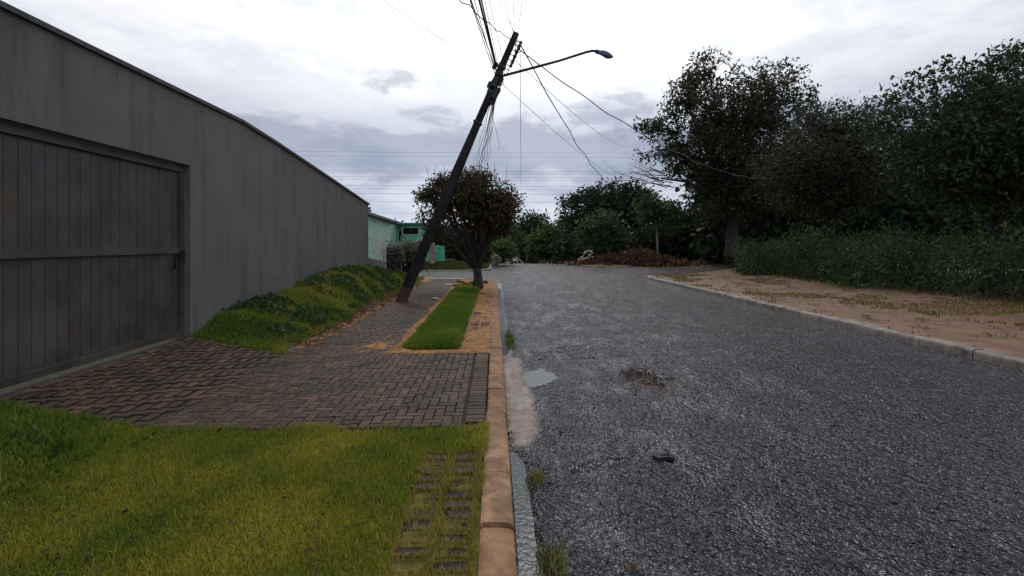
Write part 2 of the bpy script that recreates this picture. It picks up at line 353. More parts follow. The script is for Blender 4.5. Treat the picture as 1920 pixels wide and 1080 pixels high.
m_lf_pile = leafmat('dead_leaves', [(.075, .030, .015), (.16, .072, .026), (.065, .022, .015), (.30, .17, .06), (.040, .020, .013), (.12, .062, .030), (.05, .026, .016)], .7)
m_lf_litter = leafmat('leaf_litter', [(.05, .035, .02), (.10, .06, .03), (.025, .02, .012), (.20, .13, .06)], .7)
m_crumb = mat('asphalt_crumb', (.03, .028, .032), (.08, .075, .08), scale=30, rough=.6, bump=.4)
m_rubber = mat('black_rubber', (.008, .008, .010), rough=.6)

# ------------------------------------------------------------------ terrain and road
V, Fc, X, Y = grid(np.concatenate([np.linspace(-700, -70, 14), np.linspace(-60, 60, 41), np.linspace(70, 700, 14)]),
                   np.concatenate([np.linspace(-60, 30, 12), np.linspace(33, 100, 40), np.linspace(115, 900, 14)]),
                   lambda x, y: G(x, y) - .16 + sst(60, 300, np.abs(x))*3)
tag(fast_mesh('ground', V, Fc, m_terrain, smooth=True), 'scrubby ground running beyond the street to the horizon', kind='structure')

def inpoly(x, y, poly):
    r = np.zeros(np.shape(x), bool); n = len(poly)
    for i in range(n):
        (x1, y1), (x2, y2) = poly[i], poly[(i+1) % n]
        c = ((y1 > y) != (y2 > y)) & (x < (x2-x1)*(y-y1)/(y2-y1+1e-12)+x1)
        r ^= c
    return r
def soft_poly(x, y, pts, blur):
    """0..1 mask of a pixel outline laid on the ground, wobbled, with a soft rim"""
    P = [tuple(gnd(*p)[:2]) for p in pts]
    xw = x + (fbm(x*9, y*9, 3)-.47)*.10; yw = y + (fbm(x*9, y*9, 9)-.47)*.16
    acc = 0
    for a in range(8):
        acc = acc + inpoly(xw+blur*math.cos(a*.785), yw+blur*2*math.sin(a*.785), P)
    return acc/8.0
SAND = [(938, 668), (974, 673), (983, 700), (1000, 750), (1012, 792), (1008, 815), (986, 840), (962, 838), (948, 790)]
POT = [(1172, 694), (1200, 690), (1228, 700), (1244, 716), (1240, 726), (1205, 726), (1180, 718)]
PUD = [(970, 697), (990, 690), (1030, 693), (1056, 696), (1056, 702), (1030, 708), (1012, 716), (988, 722), (972, 716)]
def road_h(x, y):
    near = (y < 42)
    z = G(x, y) + (fbm(x*.9, y*.9, 2)-.47)*.035 + (fbm(x*6, y*6, 5)-.47)*.030*sst(0.3, .6, x)*(x < 6.7)
    z = z + (fbm(x*13, y*13, 6, 2)-.37)*.034*sst(0.25, .5, x)*(1-sst(9, 14, y))
    # gutter channel with running water, and dips that hold puddles
    gw = .255+(vn(y*3.1, y*0, 15)-.5)*.10+(vn(y*9, y*0, 16)-.5)*.05 - .13*sst(2.95, 3.75, y)
    z = z - .034*sst(gw+.03, gw-.03, x)*sst(.10, .13, x)*sst(3.85, 3.5, y) + .034*sst(gw+.12, gw+.05, x)*sst(gw, gw+.05, x)*sst(3.85, 3.5, y)
    z = z - .030*sst(.23+(vn(y*2.3, y*0, 18)-.5)*.10, .17, x)*sst(.10, .13, x)*sst(6.7, 7.0, y)*sst(17.5, 16.5, y)
    z = z - .115*soft_poly(x, y, POT, .015) - .048*soft_poly(x, y, PUD, .09) + .024*soft_poly(x, y, SAND, .03)
    # far dips and ridges of worn surface
    z = z + .05*np.sin(y*.55 + x*.35 + 2*fbm(x*.4, y*.2, 7))*sst(17, 24, y)*sst(37, 31, y)
    # cracks running across the lane
    for cx, cy, sl_, ln in ((.85, 7.0, .25, .45), (1.35, 7.35, .12, .55), (1.0, 6.65, .1, .5), (.75, 3.45, .25, .25)):
        dx = x-cx; dd = np.abs(y-cy-sl_*dx-(vn(x*7, y*0, 4)-.5)*.10)
        z = z - .055*np.exp(-(dd/.040)**2)*sst(ln, ln*.7, np.abs(dx))
    return z
xs = np.concatenate([np.linspace(-60, -6, 10), np.linspace(-4, 0, 6), np.arange(.10, 3.6, .035), np.arange(3.6, 6.8, .07), np.linspace(7.2, 60, 24)])
ys = np.concatenate([np.linspace(-12, 1, 8), np.arange(1.6, 8, .04), np.arange(8, 14, .09), np.arange(14, 46, .3), np.linspace(46.5, 110, 40)])
V, Fc, X, Y = grid(xs, ys, road_h)
V[:, 2] = np.where(Y > 46, G(X, Y), V[:, 2]) - 0.0
marks = np.stack([soft_poly(X, Y, POT, .05)*.95, soft_poly(X, Y, SAND, .025), np.clip(sst(.27, .21, X)*sst(6.4, 6.9, Y)*(Y < 19)*.6, 0, 1)], 1)
# earth washed out of the pothole and along the far right kerb
marks[:, 0] = np.maximum(marks[:, 0], .5*np.exp(-((X-1.75)/.5)**2-((Y-5.2)/.35)**2)*sst(.4, .6, fbm(X*5, Y*5, 8)))
marks[:, 0] = np.maximum(marks[:, 0], .5*sst(22, 26, Y)*sst(8.5, 10.5, X))
keep = (X[Fc].min(1) > -40) & ~((Y[Fc].min(1) > 50) & ((X[Fc].max(1) > 8) | (X[Fc].min(1) < -2)))
tag(fast_mesh('road', V, Fc[keep], m_road, smooth=True, colors={'marks': marks}), 'wet patched asphalt street with worn coarse surface', kind='structure')

def sheet(name, pts_px, z, label, m=m_puddle):
    P = [gnd(*p) for p in pts_px]; mb = MB()
    c = sum(P)/len(P)
    vs = [(c[0], c[1], z)] + [(p[0], p[1], z) for p in P]
    mb.add(vs, [(0, i+1, (i+1) % len(P)+1) for i in range(len(P))])
    return tag(mb.build(name, m), label, kind='structure')
sheet('puddle', [(970, 690), (1010, 684), (1060, 690), (1060, 704), (1030, 716), (985, 726), (970, 712)], -.020, 'shallow puddle on the asphalt beside the sandy gutter patch')
mb = MB(); mb.add([(.118, 1.2, -.014), (.36, 1.2, -.014), (.36, 3.7, -.014), (.118, 3.7, -.014)], [(0, 1, 2, 3)])
mb.add([(.118, 6.75, -.014), (.30, 6.75, -.014), (.30, 17.2, -.014), (.118, 17.2, -.014)], [(0, 1, 2, 3)])
tag(mb.build('gutter_water', m_water), 'thin stream of rain water running in the gutter along the kerb', kind='structure')

# ------------------------------------------------------------------ kerbs
def kerb_path(name, pts, profile_flip, label, m, L0=.62, ztop=None, limit=999, wid=.19):
    """pts: polyline of the kerb's road-side foot; stones are laid along it one by one. profile_flip: +1 block on the left of travel, -1 on the right"""
    root = bpy.data.objects.new(name, None); COL.objects.link(root); tag(root, label, kind='structure')
    P = [np.array(p, float) for p in pts]
    seg = [np.linalg.norm(P[i+1]-P[i]) for i in range(len(P)-1)]; cum = np.concatenate([[0], np.cumsum(seg)])
    def pt(s):
        s = min(max(s, 0), cum[-1]-1e-6); i = int(np.searchsorted(cum, s, 'right')-1); i = min(i, len(seg)-1)
        t = (s-cum[i])/seg[i]; return P[i]*(1-t)+P[i+1]*t, (P[i+1]-P[i])/seg[i]
    s = 0; k = 0
    while s < cum[-1]-.15:
        l = L0*(1+random.uniform(-.12, .15)); e = min(s+l-.020, cum[-1]); mb = MB()
        tilt = random.uniform(-.004, .004); dz = random.uniform(-.006, .006); off = random.uniform(-.006, .006)
        ns = 3; rings = []
        for j in range(ns):
            q, tg = pt(s + (e-s)*j/(ns-1)); nrm = np.array((-tg[1], tg[0]))*profile_flip
            h = (ztop(q) if ztop else .12) + dz + tilt*(j-1); g = float(G(q[0], q[1]))
            prof = [(0, -.14), (.012, h-.045), (.020, h-.018), (.045, h-.003), (.075, h), (wid-.02, h+.002), (wid, h-.006), (wid, -.14)]
            rings.append([(q[0]+nrm[0]*(a+off), q[1]+nrm[1]*(a+off), g+b) for a, b in prof])
        n = len(prof); vs = [v for r in rings for v in r]; fs = []
        for j in range(ns-1):
            for i in range(n):
                a, b = j*n+i, j*n+(i+1) % n; fs.append((a, b, b+n, a+n) if profile_flip < 0 else (b, a, a+n, b+n))
        c0 = tuple(range(n)); c1 = tuple((ns-1)*n+i for i in range(n))
        fs += [c0[::-1], c1] if profile_flip < 0 else [c0, c1[::-1]]
        mb.add(vs, fs); mb.build('kerb_stone', m, root); s += l; k += 1
    return root
def arc(c, r, a0, a1, n=10): return [(c[0]+r*math.cos(R_(a0+(a1-a0)*i/n)), c[1]+r*math.sin(R_(a0+(a1-a0)*i/n))) for i in range(n+1)]
drive_dip = lambda q: .125 - .030*float(sst(3.4, 3.9, q[1])*sst(6.9, 6.4, q[1]))
kerb_path('kerb', [(.12, -2.0)] + [(.12, 17.5)] + arc((-2.88, 17.5), 3.0, 0, 90)[1:] + [(-7, 20.5)], 1, 'worn brownish concrete kerb between the brick pavement and the wet road', m_kerb, ztop=drive_dip)
kerb_path('kerb', [(-14, 26.0), (-2.2, 26.0)] + arc((-2.2, 28.0), 2.0, -90, 0)[1:] + [(-.2, 44)], 1, 'dark kerb round the grassy corner in front of the green house', m_kerb_grey, .8)
kerb_path('kerb', [(6.6, -2)] + [(6.6, 20.3)] + arc((9.1, 20.3), 2.5, 180, 90)[1:] + [(26, 26.3)], -1, 'pinkish worn kerb round the bare earth corner on the opposite side', m_kerb_grey, .8)
FB = [(5.6, 46), (5.75, 33)] + arc((7.35, 31.9), 1.6, 180, 310)[1:] + [(15.2, 37.6), (45, 63)]
kerb_path('kerb', FB, 1, 'low dark kerb along the earth mound across the junction', m_kerb_grey, .9)

# ------------------------------------------------------------------ left pavement: slab, earth, bricks
XL = -2.78           # foot of the bank
ZT = .125
def corner_in(x, y):
    d = np.hypot(x+2.88, y-17.5); return np.where((x > -2.88) & (y > 17.5), d < 2.86, (x < -.02) & (y < 20.36))
def soil_h(x, y):
    n = fbm(x*2.3, y*2.3, 31); f = fbm(x*11, y*11, 33)
    a = np.exp(-((x-XL)/.26)**2)*sst(6.4, 7.2, y)                       # washed down from the bank
    a = np.maximum(a, np.exp(-((x+1.32)/.16)**2)*sst(6.0, 6.6, y)*sst(20, 19, y))     # left rim of the grass strip
    a = np.maximum(a, 1.0*sst(-.50, -.42, x)*sst(6.35, 6.7, y)*(.1+1.35*fbm(x*3, y*2.1, 39)))      # along the kerb
    a = np.maximum(a, np.exp(-((y-6.55)/.13)**2)*sst(-1.8, -1.2, x))
    a = np.maximum(a, np.exp(-((x+1.75)/.45)**2-((y-7.0)/.45)**2)*.8)
    a = np.maximum(a, sst(15.2, 16.2, y)*sst(-.9, -.5, x))
    a = a*(.55+1.0*(n-.2)) + (f-.47)*.28
    z = .100 + np.clip(a, -.1, 1.1)*.045
    return np.where(corner_in(x, y), z, -.12)
pav = tag(bpy.data.objects.new('pavement', None), 'brick paved pavement with orange earth washed over its edges', kind='structure'); COL.objects.link(pav)
V, Fc, X, Y = grid(np.arange(-3.1, -.02, .04), np.arange(6.45, 20.6, .06), soil_h)
fast_mesh('earth_bed', V, Fc, m_soil, pav, smooth=True)
V, Fc, X, Y = grid(np.arange(-2.9, -.04, .06), np.arange(3.75, 6.5, .06), lambda x, y: np.full(x.shape, .098))
drv = tag(bpy.data.objects.new('driveway', None), 'grey brown herringbone brick driveway crossing the pavement', kind='structure'); COL.objects.link(drv)
def drive_z(x): return np.clip((XL - np.asarray(x, float))/1.25, 0, 1)*.24
V, Fc, X, Y = grid(np.arange(-4.1, -.04, .06), np.arange(3.7, 6.5, .05), lambda x, y: .102 + drive_z(x) + (fbm(x*8, y*8, 3)-.47)*.012)
fast_mesh('bedding', V, Fc, m_bed, drv, smooth=True)

BW, BH = .083, .062
def brick_mesh(lx, ly): return MB().box((0, 0, -BH/2), (lx, ly, BH), bev=.006).mesh('brick', m_brick)
GAP = .007
me_h = brick_mesh(2*BW-GAP, BW-GAP)
me_half = brick_mesh(BW-GAP, BW-GAP)
def herring(x0, x1, y0, y1, skip):
    out = []; nx = int(round((x1-x0)/BW)); ny = int((y1-y0)/BW); free = set((i, j) for i in range(nx) for j in range(ny))
    for i in range(nx):
        for j in range(ny):
            c = (i-j) % 4
            if c == 0: cells, cx, cy, r = ((i, j), (i+1, j)), x0+(i+1)*BW, y0+(j+.5)*BW, 0
            elif c == 3: cells, cx, cy, r = ((i, j), (i, j+1)), x0+(i+.5)*BW, y0+(j+1)*BW, math.pi/2
            else: continue
            if any(k not in free for k in cells): continue
            free -= set(cells); out.append((cx, cy, r, 0))
    out += [(x0+(i+.5)*BW, y0+(j+.5)*BW, 0, 1) for i, j in sorted(free)]
    return [b for b in out if not skip(b[0], b[1])]
def in_strip(x, y):
    d = y*CT + x*ST; l = x*CT - y*ST
    px = HX + F*l/d; py = HY + F*(EYE-.12)/d
    return 600 < px < 1300 and py < 1095
def lay(bricks, root, zf, n_single=296, jit=.004):
    bs = sorted(bricks, key=lambda b: (0 if in_strip(b[0], b[1]) else 1, b[1]*CT + b[0]*ST)); far = MB(); nf = 0
    for k, b in enumerate(bs):
        x, y, r = b[:3]; half = len(b) > 3 and b[3]; z = zf(x, y) + random.uniform(-jit, jit)*.8
        ry, rx, dr = random.uniform(-.012, .012), random.uniform(-.012, .012), random.uniform(-.02, .02)
        if k < n_single:
            o = link('brick', me_half if half else me_h, root); o.location = (x, y, z); o.rotation_euler = (rx, ry, r+dr)
        else:
            far.box((x, y, z-BH/2), ((1 if half else 2)*BW-GAP, BW-GAP, BH), rz=r+dr, ry=ry, rx=rx, bev=.006); nf += 1
    if nf: tag(far.build('brick_paving', m_brick_s, root), kind='stuff')
# driveway
def drift(x, y): return fbm(x*2.5, y*2.5, 77)
soldier = [(-.165, y, 0) for y in np.arange(4.0, 6.45, BW+.001)]
bl = herring(-4.004, -.255+.0095-.0, 3.86, 6.45, lambda x, y: False) + soldier
lay(bl, drv, lambda x, y: ZT + float(drive_z(x)) + (float(fbm(x*1.3, y*1.3, 12))-.47)*.022)
# walkway between the bank and the grass strip, up to the corner
wb = herring(XL-.02, -1.36, 6.45, 19.6, lambda x, y: False)
wb = [b for b in wb if soil_h(np.array(b[0]), np.array(b[1])) < .127]
wb += [(x, y, 0) for y in np.arange(6.75, 17.5, .15) for x in (-.36, -.17) if random.random() < .9]
lay(wb, pav, lambda x, y: ZT - .002 + (float(fbm(x*1.1, y*1.1, 14))-.47)*.022)
for px_, py_, wd in ((842, 523, .95), (846, 534, .32)):
    p = gnd(px_, py_, .13)
    MB().box((p[0], p[1], .13), (wd*1.4, .5, .03), bev=.006).build('concrete_slab', m_kerb_grey, pav)

# near verge: turf bed with a strip of overgrown pavers along the kerb
verge = tag(bpy.data.objects.new('verge', None), 'turf verge with a strip of sunken bricks beside the kerb', kind='structure'); COL.objects.link(verge)
def verge_h(x, y): return .098 + (fbm(x*4, y*4, 41)-.47)*.035
V, Fc, X, Y = grid(np.arange(-2.9, -.04, .05), np.arange(-3, 3.86, .05), verge_h)
fast_mesh('turf_bed', V, Fc, m_lawnbase, verge, smooth=True)
m_brick_shaded = mat('paver_shaded', None, scale=30, rough=.6, bump=.4, bscale=90, rnd=[tuple(c*.55 for c in b) for b in BR], spec=.2)  # same paver colours darkened: shade of the sunken gaps painted into the bricks
me_sunk = me_h.copy(); me_sunk.materials.clear(); me_sunk.materials.append(m_brick_shaded)
rows = np.arange(-1.0, 3.45, .104)
ov = []
for y in rows:
    for x in (-.405, -.205):
        ov.append((x+random.uniform(-.01, .01), y+random.uniform(-.008, .008), random.uniform(-.06, .06)))
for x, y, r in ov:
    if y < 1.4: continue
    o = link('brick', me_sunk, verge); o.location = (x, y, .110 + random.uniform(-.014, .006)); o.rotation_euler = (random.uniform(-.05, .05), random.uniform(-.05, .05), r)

# grass strip between walkway and kerb
def strip_h(x, y):
    e = np.minimum(np.minimum(x+1.30, -.47-x)/.12, np.minimum((y-6.72)/.15, (16.4-y)/.8)); e = np.clip(e, 0, 1)
    return .10 + .055*e + (fbm(x*5, y*5, 51)-.47)*.03
V, Fc, X, Y = grid(np.arange(-1.32, -.44, .04), np.arange(6.66, 16.4, .08), strip_h)
tag(fast_mesh('grass_strip_earth', V, Fc, m_lawnbase, smooth=True), 'raised bed of earth under the long grass strip', kind='structure')

# ------------------------------------------------------------------ bank under the wall
def bank_h(x, y):
    crest = np.interp(y, [-6, 3.5, 8, 12, 15.4, 18, 20.3], [.42, .42, .58, .92, .80, .46, .13])
    tt = np.clip((XL-x)/1.22, 0, 1); pr = np.sin(tt*math.pi/2)**.85
    z = .09 + (crest-.09)*pr + (fbm(x*2.2, y*2.2, 61)-.47)*.16*np.minimum(tt*3, 1)
    ramp_ = .088 + drive_z(x) + .04*np.maximum(sst(3.93, 3.86, y), sst(6.42, 6.50, y))
    k = 1 - sst(3.2, 3.8, y)*sst(7.1, 6.5, y)
    z = np.maximum(z, np.where(y < 4, .085+.045*sst(-2.72, -2.95, x)+drive_z(x), z))
    return ramp_ + (z-ramp_)*k
V, Fc, X, Y = grid(np.arange(-4.5, -2.70, .06), np.arange(-6, 20.4, .08), bank_h)
V[:, 2] = np.where((X < -4.05) & (Y < 15.2), V[:, 2]-.0, V[:, 2])
tag(fast_mesh('bank', V, Fc, m_bankbase, smooth=True), 'overgrown earth bank below the grey wall', kind='structure')

# ------------------------------------------------------------------ grass
def blades(name, x, y, z, ln, wd, tint, label, lean=.9, parent=None, cat='grass'):
    n = len(x); a = rng.uniform(0, 2*math.pi, n); b = rng.uniform(0, 2*math.pi, n)
    le = rng.uniform(.15, lean, n); l = ln*rng.uniform(.55, 1.3, n)
    dx, dy = np.cos(a), np.sin(a); hz = np.cos(le)*l; hr = np.sin(le)*l
    sx, sy = np.cos(b)*wd/2, np.sin(b)*wd/2
    p0 = np.stack([x-sx, y-sy, z-.004], 1); p1 = np.stack([x+sx, y+sy, z-.004], 1)
    m1 = np.stack([x+dx*hr*.4+sx*.7, y+dy*hr*.4+sy*.7, z+hz*.6], 1); m0 = np.stack([x+dx*hr*.4-sx*.7, y+dy*hr*.4-sy*.7, z+hz*.6], 1)
    t_ = np.stack([x+dx*hr, y+dy*hr, z+hz], 1)
    Vv = np.stack([p0, p1, m1, m0, t_, t_], 1).reshape(-1, 3)
    i = np.arange(n)*6
    Ff = np.concatenate([np.stack([i, i+1, i+2, i+3], 1), np.stack([i+3, i+2, i+4, i+5], 1)])
    o = fast_mesh(name, Vv, Ff, m_grass, parent, colors={'tint': np.repeat(tint, 6, 0)})
    return tag(o, label, cat if parent is None else None, kind='stuff')
def lawn_tint(x, y, green, yellow, s=1.6, seed=71, bias=0.0):
    k = np.clip((fbm(x*s, y*s, seed)-.47)*3.2+.5+bias + rng.normal(0, .22, len(x)), 0, 1)[:, None]
    c = np.array(green)*(1-k) + np.array(yellow)*k
    return np.clip(c*rng.uniform(.6, 1.35, (len(x), 1)), 0, 1)
# near verge
n = 190000
x = rng.uniform(-3.02, -.05, n); y = 1.5 + 2.45*rng.random(n)**.9
edge = 3.90 + (fbm(x*5, x*0, 91)-.47)*.55 + (rng.random(n)**3)*.16
dens = np.ones(n)
onstrip = (x > -.50) & (x < -.085) & (y < 3.42)
rowph = np.abs(((y - rows[0]) / .104 + .5) % 1 - .5)*.104      # distance to a brick's middle
colph = np.minimum(np.abs(x+.405), np.abs(x+.205))
onbrick = onstrip & (rowph < .040) & (colph < .072)
cover = fbm(x*4.2, y*4.2, 95)
dens = np.where(onbrick, np.where(cover > .62, .25, .015), np.where(onstrip, .85, 1.0))
kx = -.075 + (fbm(y*7, y*0, 97)-.45)*.10 + .10*sst(3.3, 3.7, y)*sst(4.0, 3.7, y)
dens = np.where(x > kx, 0, dens)
ok = (y < edge) & (rng.random(n) < dens)
x, y = x[ok], y[ok]; st = ((x > -.5) & (y < 3.42))
tint = lawn_tint(x, y, (.150, .235, .020), (.43, .39, .055))
straw = rng.random(len(x)) < np.where(st, .68, .12); tint[straw] = np.array((.44, .32, .085))*rng.uniform(.6, 1.2, (straw.sum(), 1))
blades('grass', x, y, np.where(x < -2.62, np.maximum(verge_h(x, y), bank_h(x, y)), verge_h(x, y))+.012, np.where(st, .028, .032)*np.where(rng.random(len(x)) < .12, 1.7, 1.0)*(.75+.6*fbm(x*2.5, y*2.5, 92)), .0052, tint, 'short yellow green lawn grass on the near verge', lean=1.25)
# verge further left, seen beside the strip of the photograph
n = 26000; x = rng.uniform(-2.95, -2.4, n); y = rng.uniform(1.2, 3.8, n)
# green strip
n = 90000; x = rng.uniform(-1.33, -.43, n); y = 6.68 + 9.9*rng.random(n)**1.25
rag = (fbm(x*5, y*5, 99)-.47)*.16
ok = (x > -1.29+rag) & (x < -.50+rag) & (y > 6.74+rag*.6) & (y < 16.4)
x, y = x[ok], y[ok]
blades('grass', x, y, strip_h(x, y), .075, .009, lawn_tint(x, y, (.115, .220, .022), (.29, .32, .036), 1.3, 73), 'long bright green grass strip between the brick pavement and the kerb', lean=1.1)
# tufts round the tree and corner
n = 9000; x = rng.uniform(-1.4, -.25, n); y = rng.uniform(16.0, 18.4, n); ok = fbm(x*3, y*3, 55) > .45; x, y = x[ok], y[ok]
blades('grass', x, y, soil_h(x, y), .07, .012, lawn_tint(x, y, (.07, .10, .015), (.18, .15, .03), 2), 'patchy grass at the foot of the brown leaved street tree')
# bank: grass and broad leaved weeds
n = 130000; x = XL + .02 - 1.32*rng.random(n); y = .6 + 19.6*rng.random(n)**1.25
rag = (fbm(x*4, y*4, 43)-.47)*.3
ok = (x < XL-.05+rag) & ((bank_h(x, y)-.088-drive_z(x) > .004) | ((y < 3.93) | ((y > 6.40) & (y < 7.4)))) & ((y < 3.93+(rag*.4)) | (y > 6.42+rag*.3)) & (x > -4.0); x, y = x[ok], y[ok]
blades('grass', x, y, bank_h(x, y), .070, .011, lawn_tint(x, y, (.12, .205, .026), (.32, .31, .050), 1.1, 75, -.05), 'dark green weedy grass covering the bank under the grey wall', lean=1.2)

def leaf_quads(c, ln, wd, droop=0.0, flat=0.0):
    """leaf-shaped quads at points c: folded diamonds in random directions"""
    n = len(c); d = rng.normal(size=(n, 3)); d[:, 2] = d[:, 2]*(1-flat) - droop; d /= np.linalg.norm(d, axis=1)[:, None]
    u = rng.normal(size=(n, 3)); u[:, 2] *= (1-flat); u -= d*(u*d).sum(1)[:, None]; u /= np.linalg.norm(u, axis=1)[:, None]
    w_ = np.cross(d, u); l = (ln*rng.uniform(.6, 1.35, n))[:, None]; b = (wd*rng.uniform(.7, 1.25, n))[:, None]
    V_ = np.stack([c, c+d*l*.45+u*b*.5+w_*b*.12, c+d*l, c+d*l*.45-u*b*.5+w_*b*.12], 1).reshape(-1, 3)
    i = np.arange(n)*4; return V_, np.stack([i, i+1, i+2, i+3], 1)
n = 26000; x = XL - .12 - 1.15*rng.random(n); y = 1.2 + 19*rng.random(n)**1.1
cl = fbm(x*2.6, y*2.6, 45); ok = (cl > .42) & ~((y > 3.4) & (y < 6.9)); x, y, cl = x[ok], y[ok], cl[ok]
V, Fc = leaf_quads(np.stack([x, y, bank_h(x, y)+rng.uniform(.01, .09, len(x))*sst(.4, .6, cl)], 1), .085, .05)
tag(fast_mesh('weeds', V, Fc, m_lf_mid), 'broad leaved weeds creeping over the bank', 'weeds', kind='stuff')
# litter of leaves
n = 900; x = rng.uniform(XL-.1, -.1, n); y = 1.8+16*rng.random(n)**1.4
zz = np.where(y < 3.86, verge_h(x, y)+.045, np.where(y < 6.5, ZT+.012, np.maximum(soil_h(x, y), ZT)+.012)); zz = np.where((x > -1.3) & (x < -.47) & (y > 6.7), strip_h(x, y)+.06, zz)
V, Fc = leaf_quads(np.stack([x, y, zz], 1), .038, .022, flat=.85)
tag(fast_mesh('fallen_leaves', V, Fc, m_lf_litter), 'small brown fallen leaves scattered on bricks and grass', 'leaves', kind='stuff')
# dry stalks at the foot of the bank
n = 2600; y = 6.9+11*rng.random(n); x = XL + rng.normal(0.02, .12, n)
V, Fc = leaf_quads(np.stack([x, y, np.maximum(soil_h(x, y), bank_h(x, y))+.012], 1), .11, .018, flat=.85)
tag(fast_mesh('dry_litter', V, Fc, m_lf_pile), 'dry orange straw and leaves at the foot of the bank', 'litter', kind='stuff')

# ------------------------------------------------------------------ grey wall, gate and railing
XW = -4.02
def ztop(y): return float(np.interp(y, [-6, 8, 12.0, 15.4], [3.52, 3.50, 3.13, 2.80]))
wall = thing('boundary_wall', (XW, 10, 0), 'tall plain grey plastered wall above the grass bank, sloping at its far end', 'wall')
GY0, GY1 = 3.86, 6.48
def wall_piece(name, ya, yb, z0=None, m=m_plaster, n=8):
    ys_ = np.linspace(ya, yb, n); poly = [(y_, ztop(y_)) for y_ in ys_] + [(yb, -.1 if z0 is None else z0), (ya, -.1 if z0 is None else z0)]
    return MB().prism(poly, 'x', XW-.18, XW).build(name, m, wall)
wall_piece('wall_panel', GY1, 15.4); wall_piece('wall_panel', -6, GY0)
wall_piece('lintel', GY0+.002, GY1-.002, 2.62)
for a in np.arange(-6, 15.3, 1.25):
    b = min(a+1.24, 15.46); za, zb = ztop(a), ztop(b)
    MB().add([(XW-.22, a, za+.002), (XW+.04, a, za+.002), (XW+.04, b, zb+.002), (XW-.22, b, zb+.002), (XW-.22, a, za+.06), (XW+.04, a, za+.05), (XW+.04, b, zb+.05), (XW-.22, b, zb+.06)],
             [(3, 2, 1, 0), (4, 5, 6, 7), (0, 1, 5, 4), (1, 2, 6, 5), (2, 3, 7, 6), (3, 0, 4, 7)]).build('coping_stone', m_coping, wall)
# a broken roof tile edge sticking out at the wall's end
MB().box((XW-.02, 15.50, 2.70), (.12, .16, .05), rx=.3).box((XW+.02, 15.53, 2.62), (.08, .10, .04), rx=-.2).build('bracket', m_coping, wall)
gate = thing('driveway_gate', (XW-.09, (GY0+GY1)/2, .34), 'dark grey sheet metal gate in the plastered wall at the driveway', 'gate')
mb = MB()
for z_ in (.42, 1.5, 2.56): mb.box((XW-.10, (GY0+GY1)/2, z_), (.05, GY1-GY0-.03, .07))
for y_ in (GY0+.045, GY1-.045): mb.box((XW-.102, y_, 1.49), (.052, .06, 2.2))
mb.build('gate_frame', m_gate, gate)
for y_ in np.arange(GY0+.14, GY1-.10, .125):
    MB().box((XW-.125, y_, 1.49), (.02, .118, 2.08)).build('slat', m_gate, gate)
MB().box((XW-.06, GY1-.2, 1.35), (.03, .03, .18)).build('handle', m_black, gate)
MB().box((XW-.072, GY1-.047, 1.42), (.012, .10, .16), bev=.004).build('lock_plate', m_black, gate)
for z_ in (.75, 2.2): MB().box((XW-.07, GY0+.03, z_), (.03, .05, .14), bev=.006).build('hinge', m_black, gate)

def Pl(px, d, z): return at(px, d, z=z)
# low wall with white railing beyond the end of the grey wall
r0 = at(693, 15.55, 484); r1 = at(722, 18.6, 491)
lw = thing('low_wall', (r0[0], r0[1], 0), 'low grey wall carrying a white railing, beyond the tall grey wall', 'wall')
dv = (r1-r0); dv[2] = 0; dvn = dv/np.linalg.norm(dv); rz = math.atan2(dvn[1], dvn[0]); nr = np.array((-dvn[1], dvn[0], 0))
vs = []
for s_ in (0, .18):
    for p in (r0, r1): vs += [tuple(np.array((p[0], p[1], -.1))+nr*s_), tuple(p+nr*s_)]
MB().add(vs, [(0, 2, 3, 1), (4, 5, 7, 6), (1, 3, 7, 5), (0, 1, 5, 4), (2, 6, 7, 3)]).build('wall_panel', m_plaster, lw)
rail = thing('white_railing', tuple((r0+r1)/2), 'white metal railing of thin horizontal bars on the low wall', 'railing')
for k in range(9):
    z_ = .06+k*.085
    MB().tube([r0+nr*.09+np.array((0, 0, z_)), r1+nr*.09+np.array((0, 0, z_))], .014, 5).build('bar', m_white, rail)
for f_ in (.02, .5, .97):
    p = r0*(1-f_)+r1*f_+nr*.09; MB().box((p[0], p[1], p[2]+.42), (.04, .04, .84), rz=rz).build('post', m_white, rail)
# white lattice panel standing at the railing's end
q0, q1 = at(714, 18.4, z=.55), at(722.5, 18.6, z=.55)
lat = thing('lattice_panel', tuple((q0+q1)/2), 'tall narrow white lattice gate panel at the end of the white railing', 'gate')
for p in (q0, q1): MB().box((p[0], p[1], 1.34), (.045, .045, 1.6)).build('post', m_white, lat)
nb = 14
for k in range(nb):
    za = .62+k*.108
    MB().tube([q0+np.array((0, 0, za-.55)), q1+np.array((0, 0, za-.55+.10))], .013, 4).build('bar', m_white, lat)
    MB().tube([q1+np.array((0, .012, za-.55)), q0+np.array((0, .012, za-.55+.10))], .013, 4).build('bar', m_white, lat)

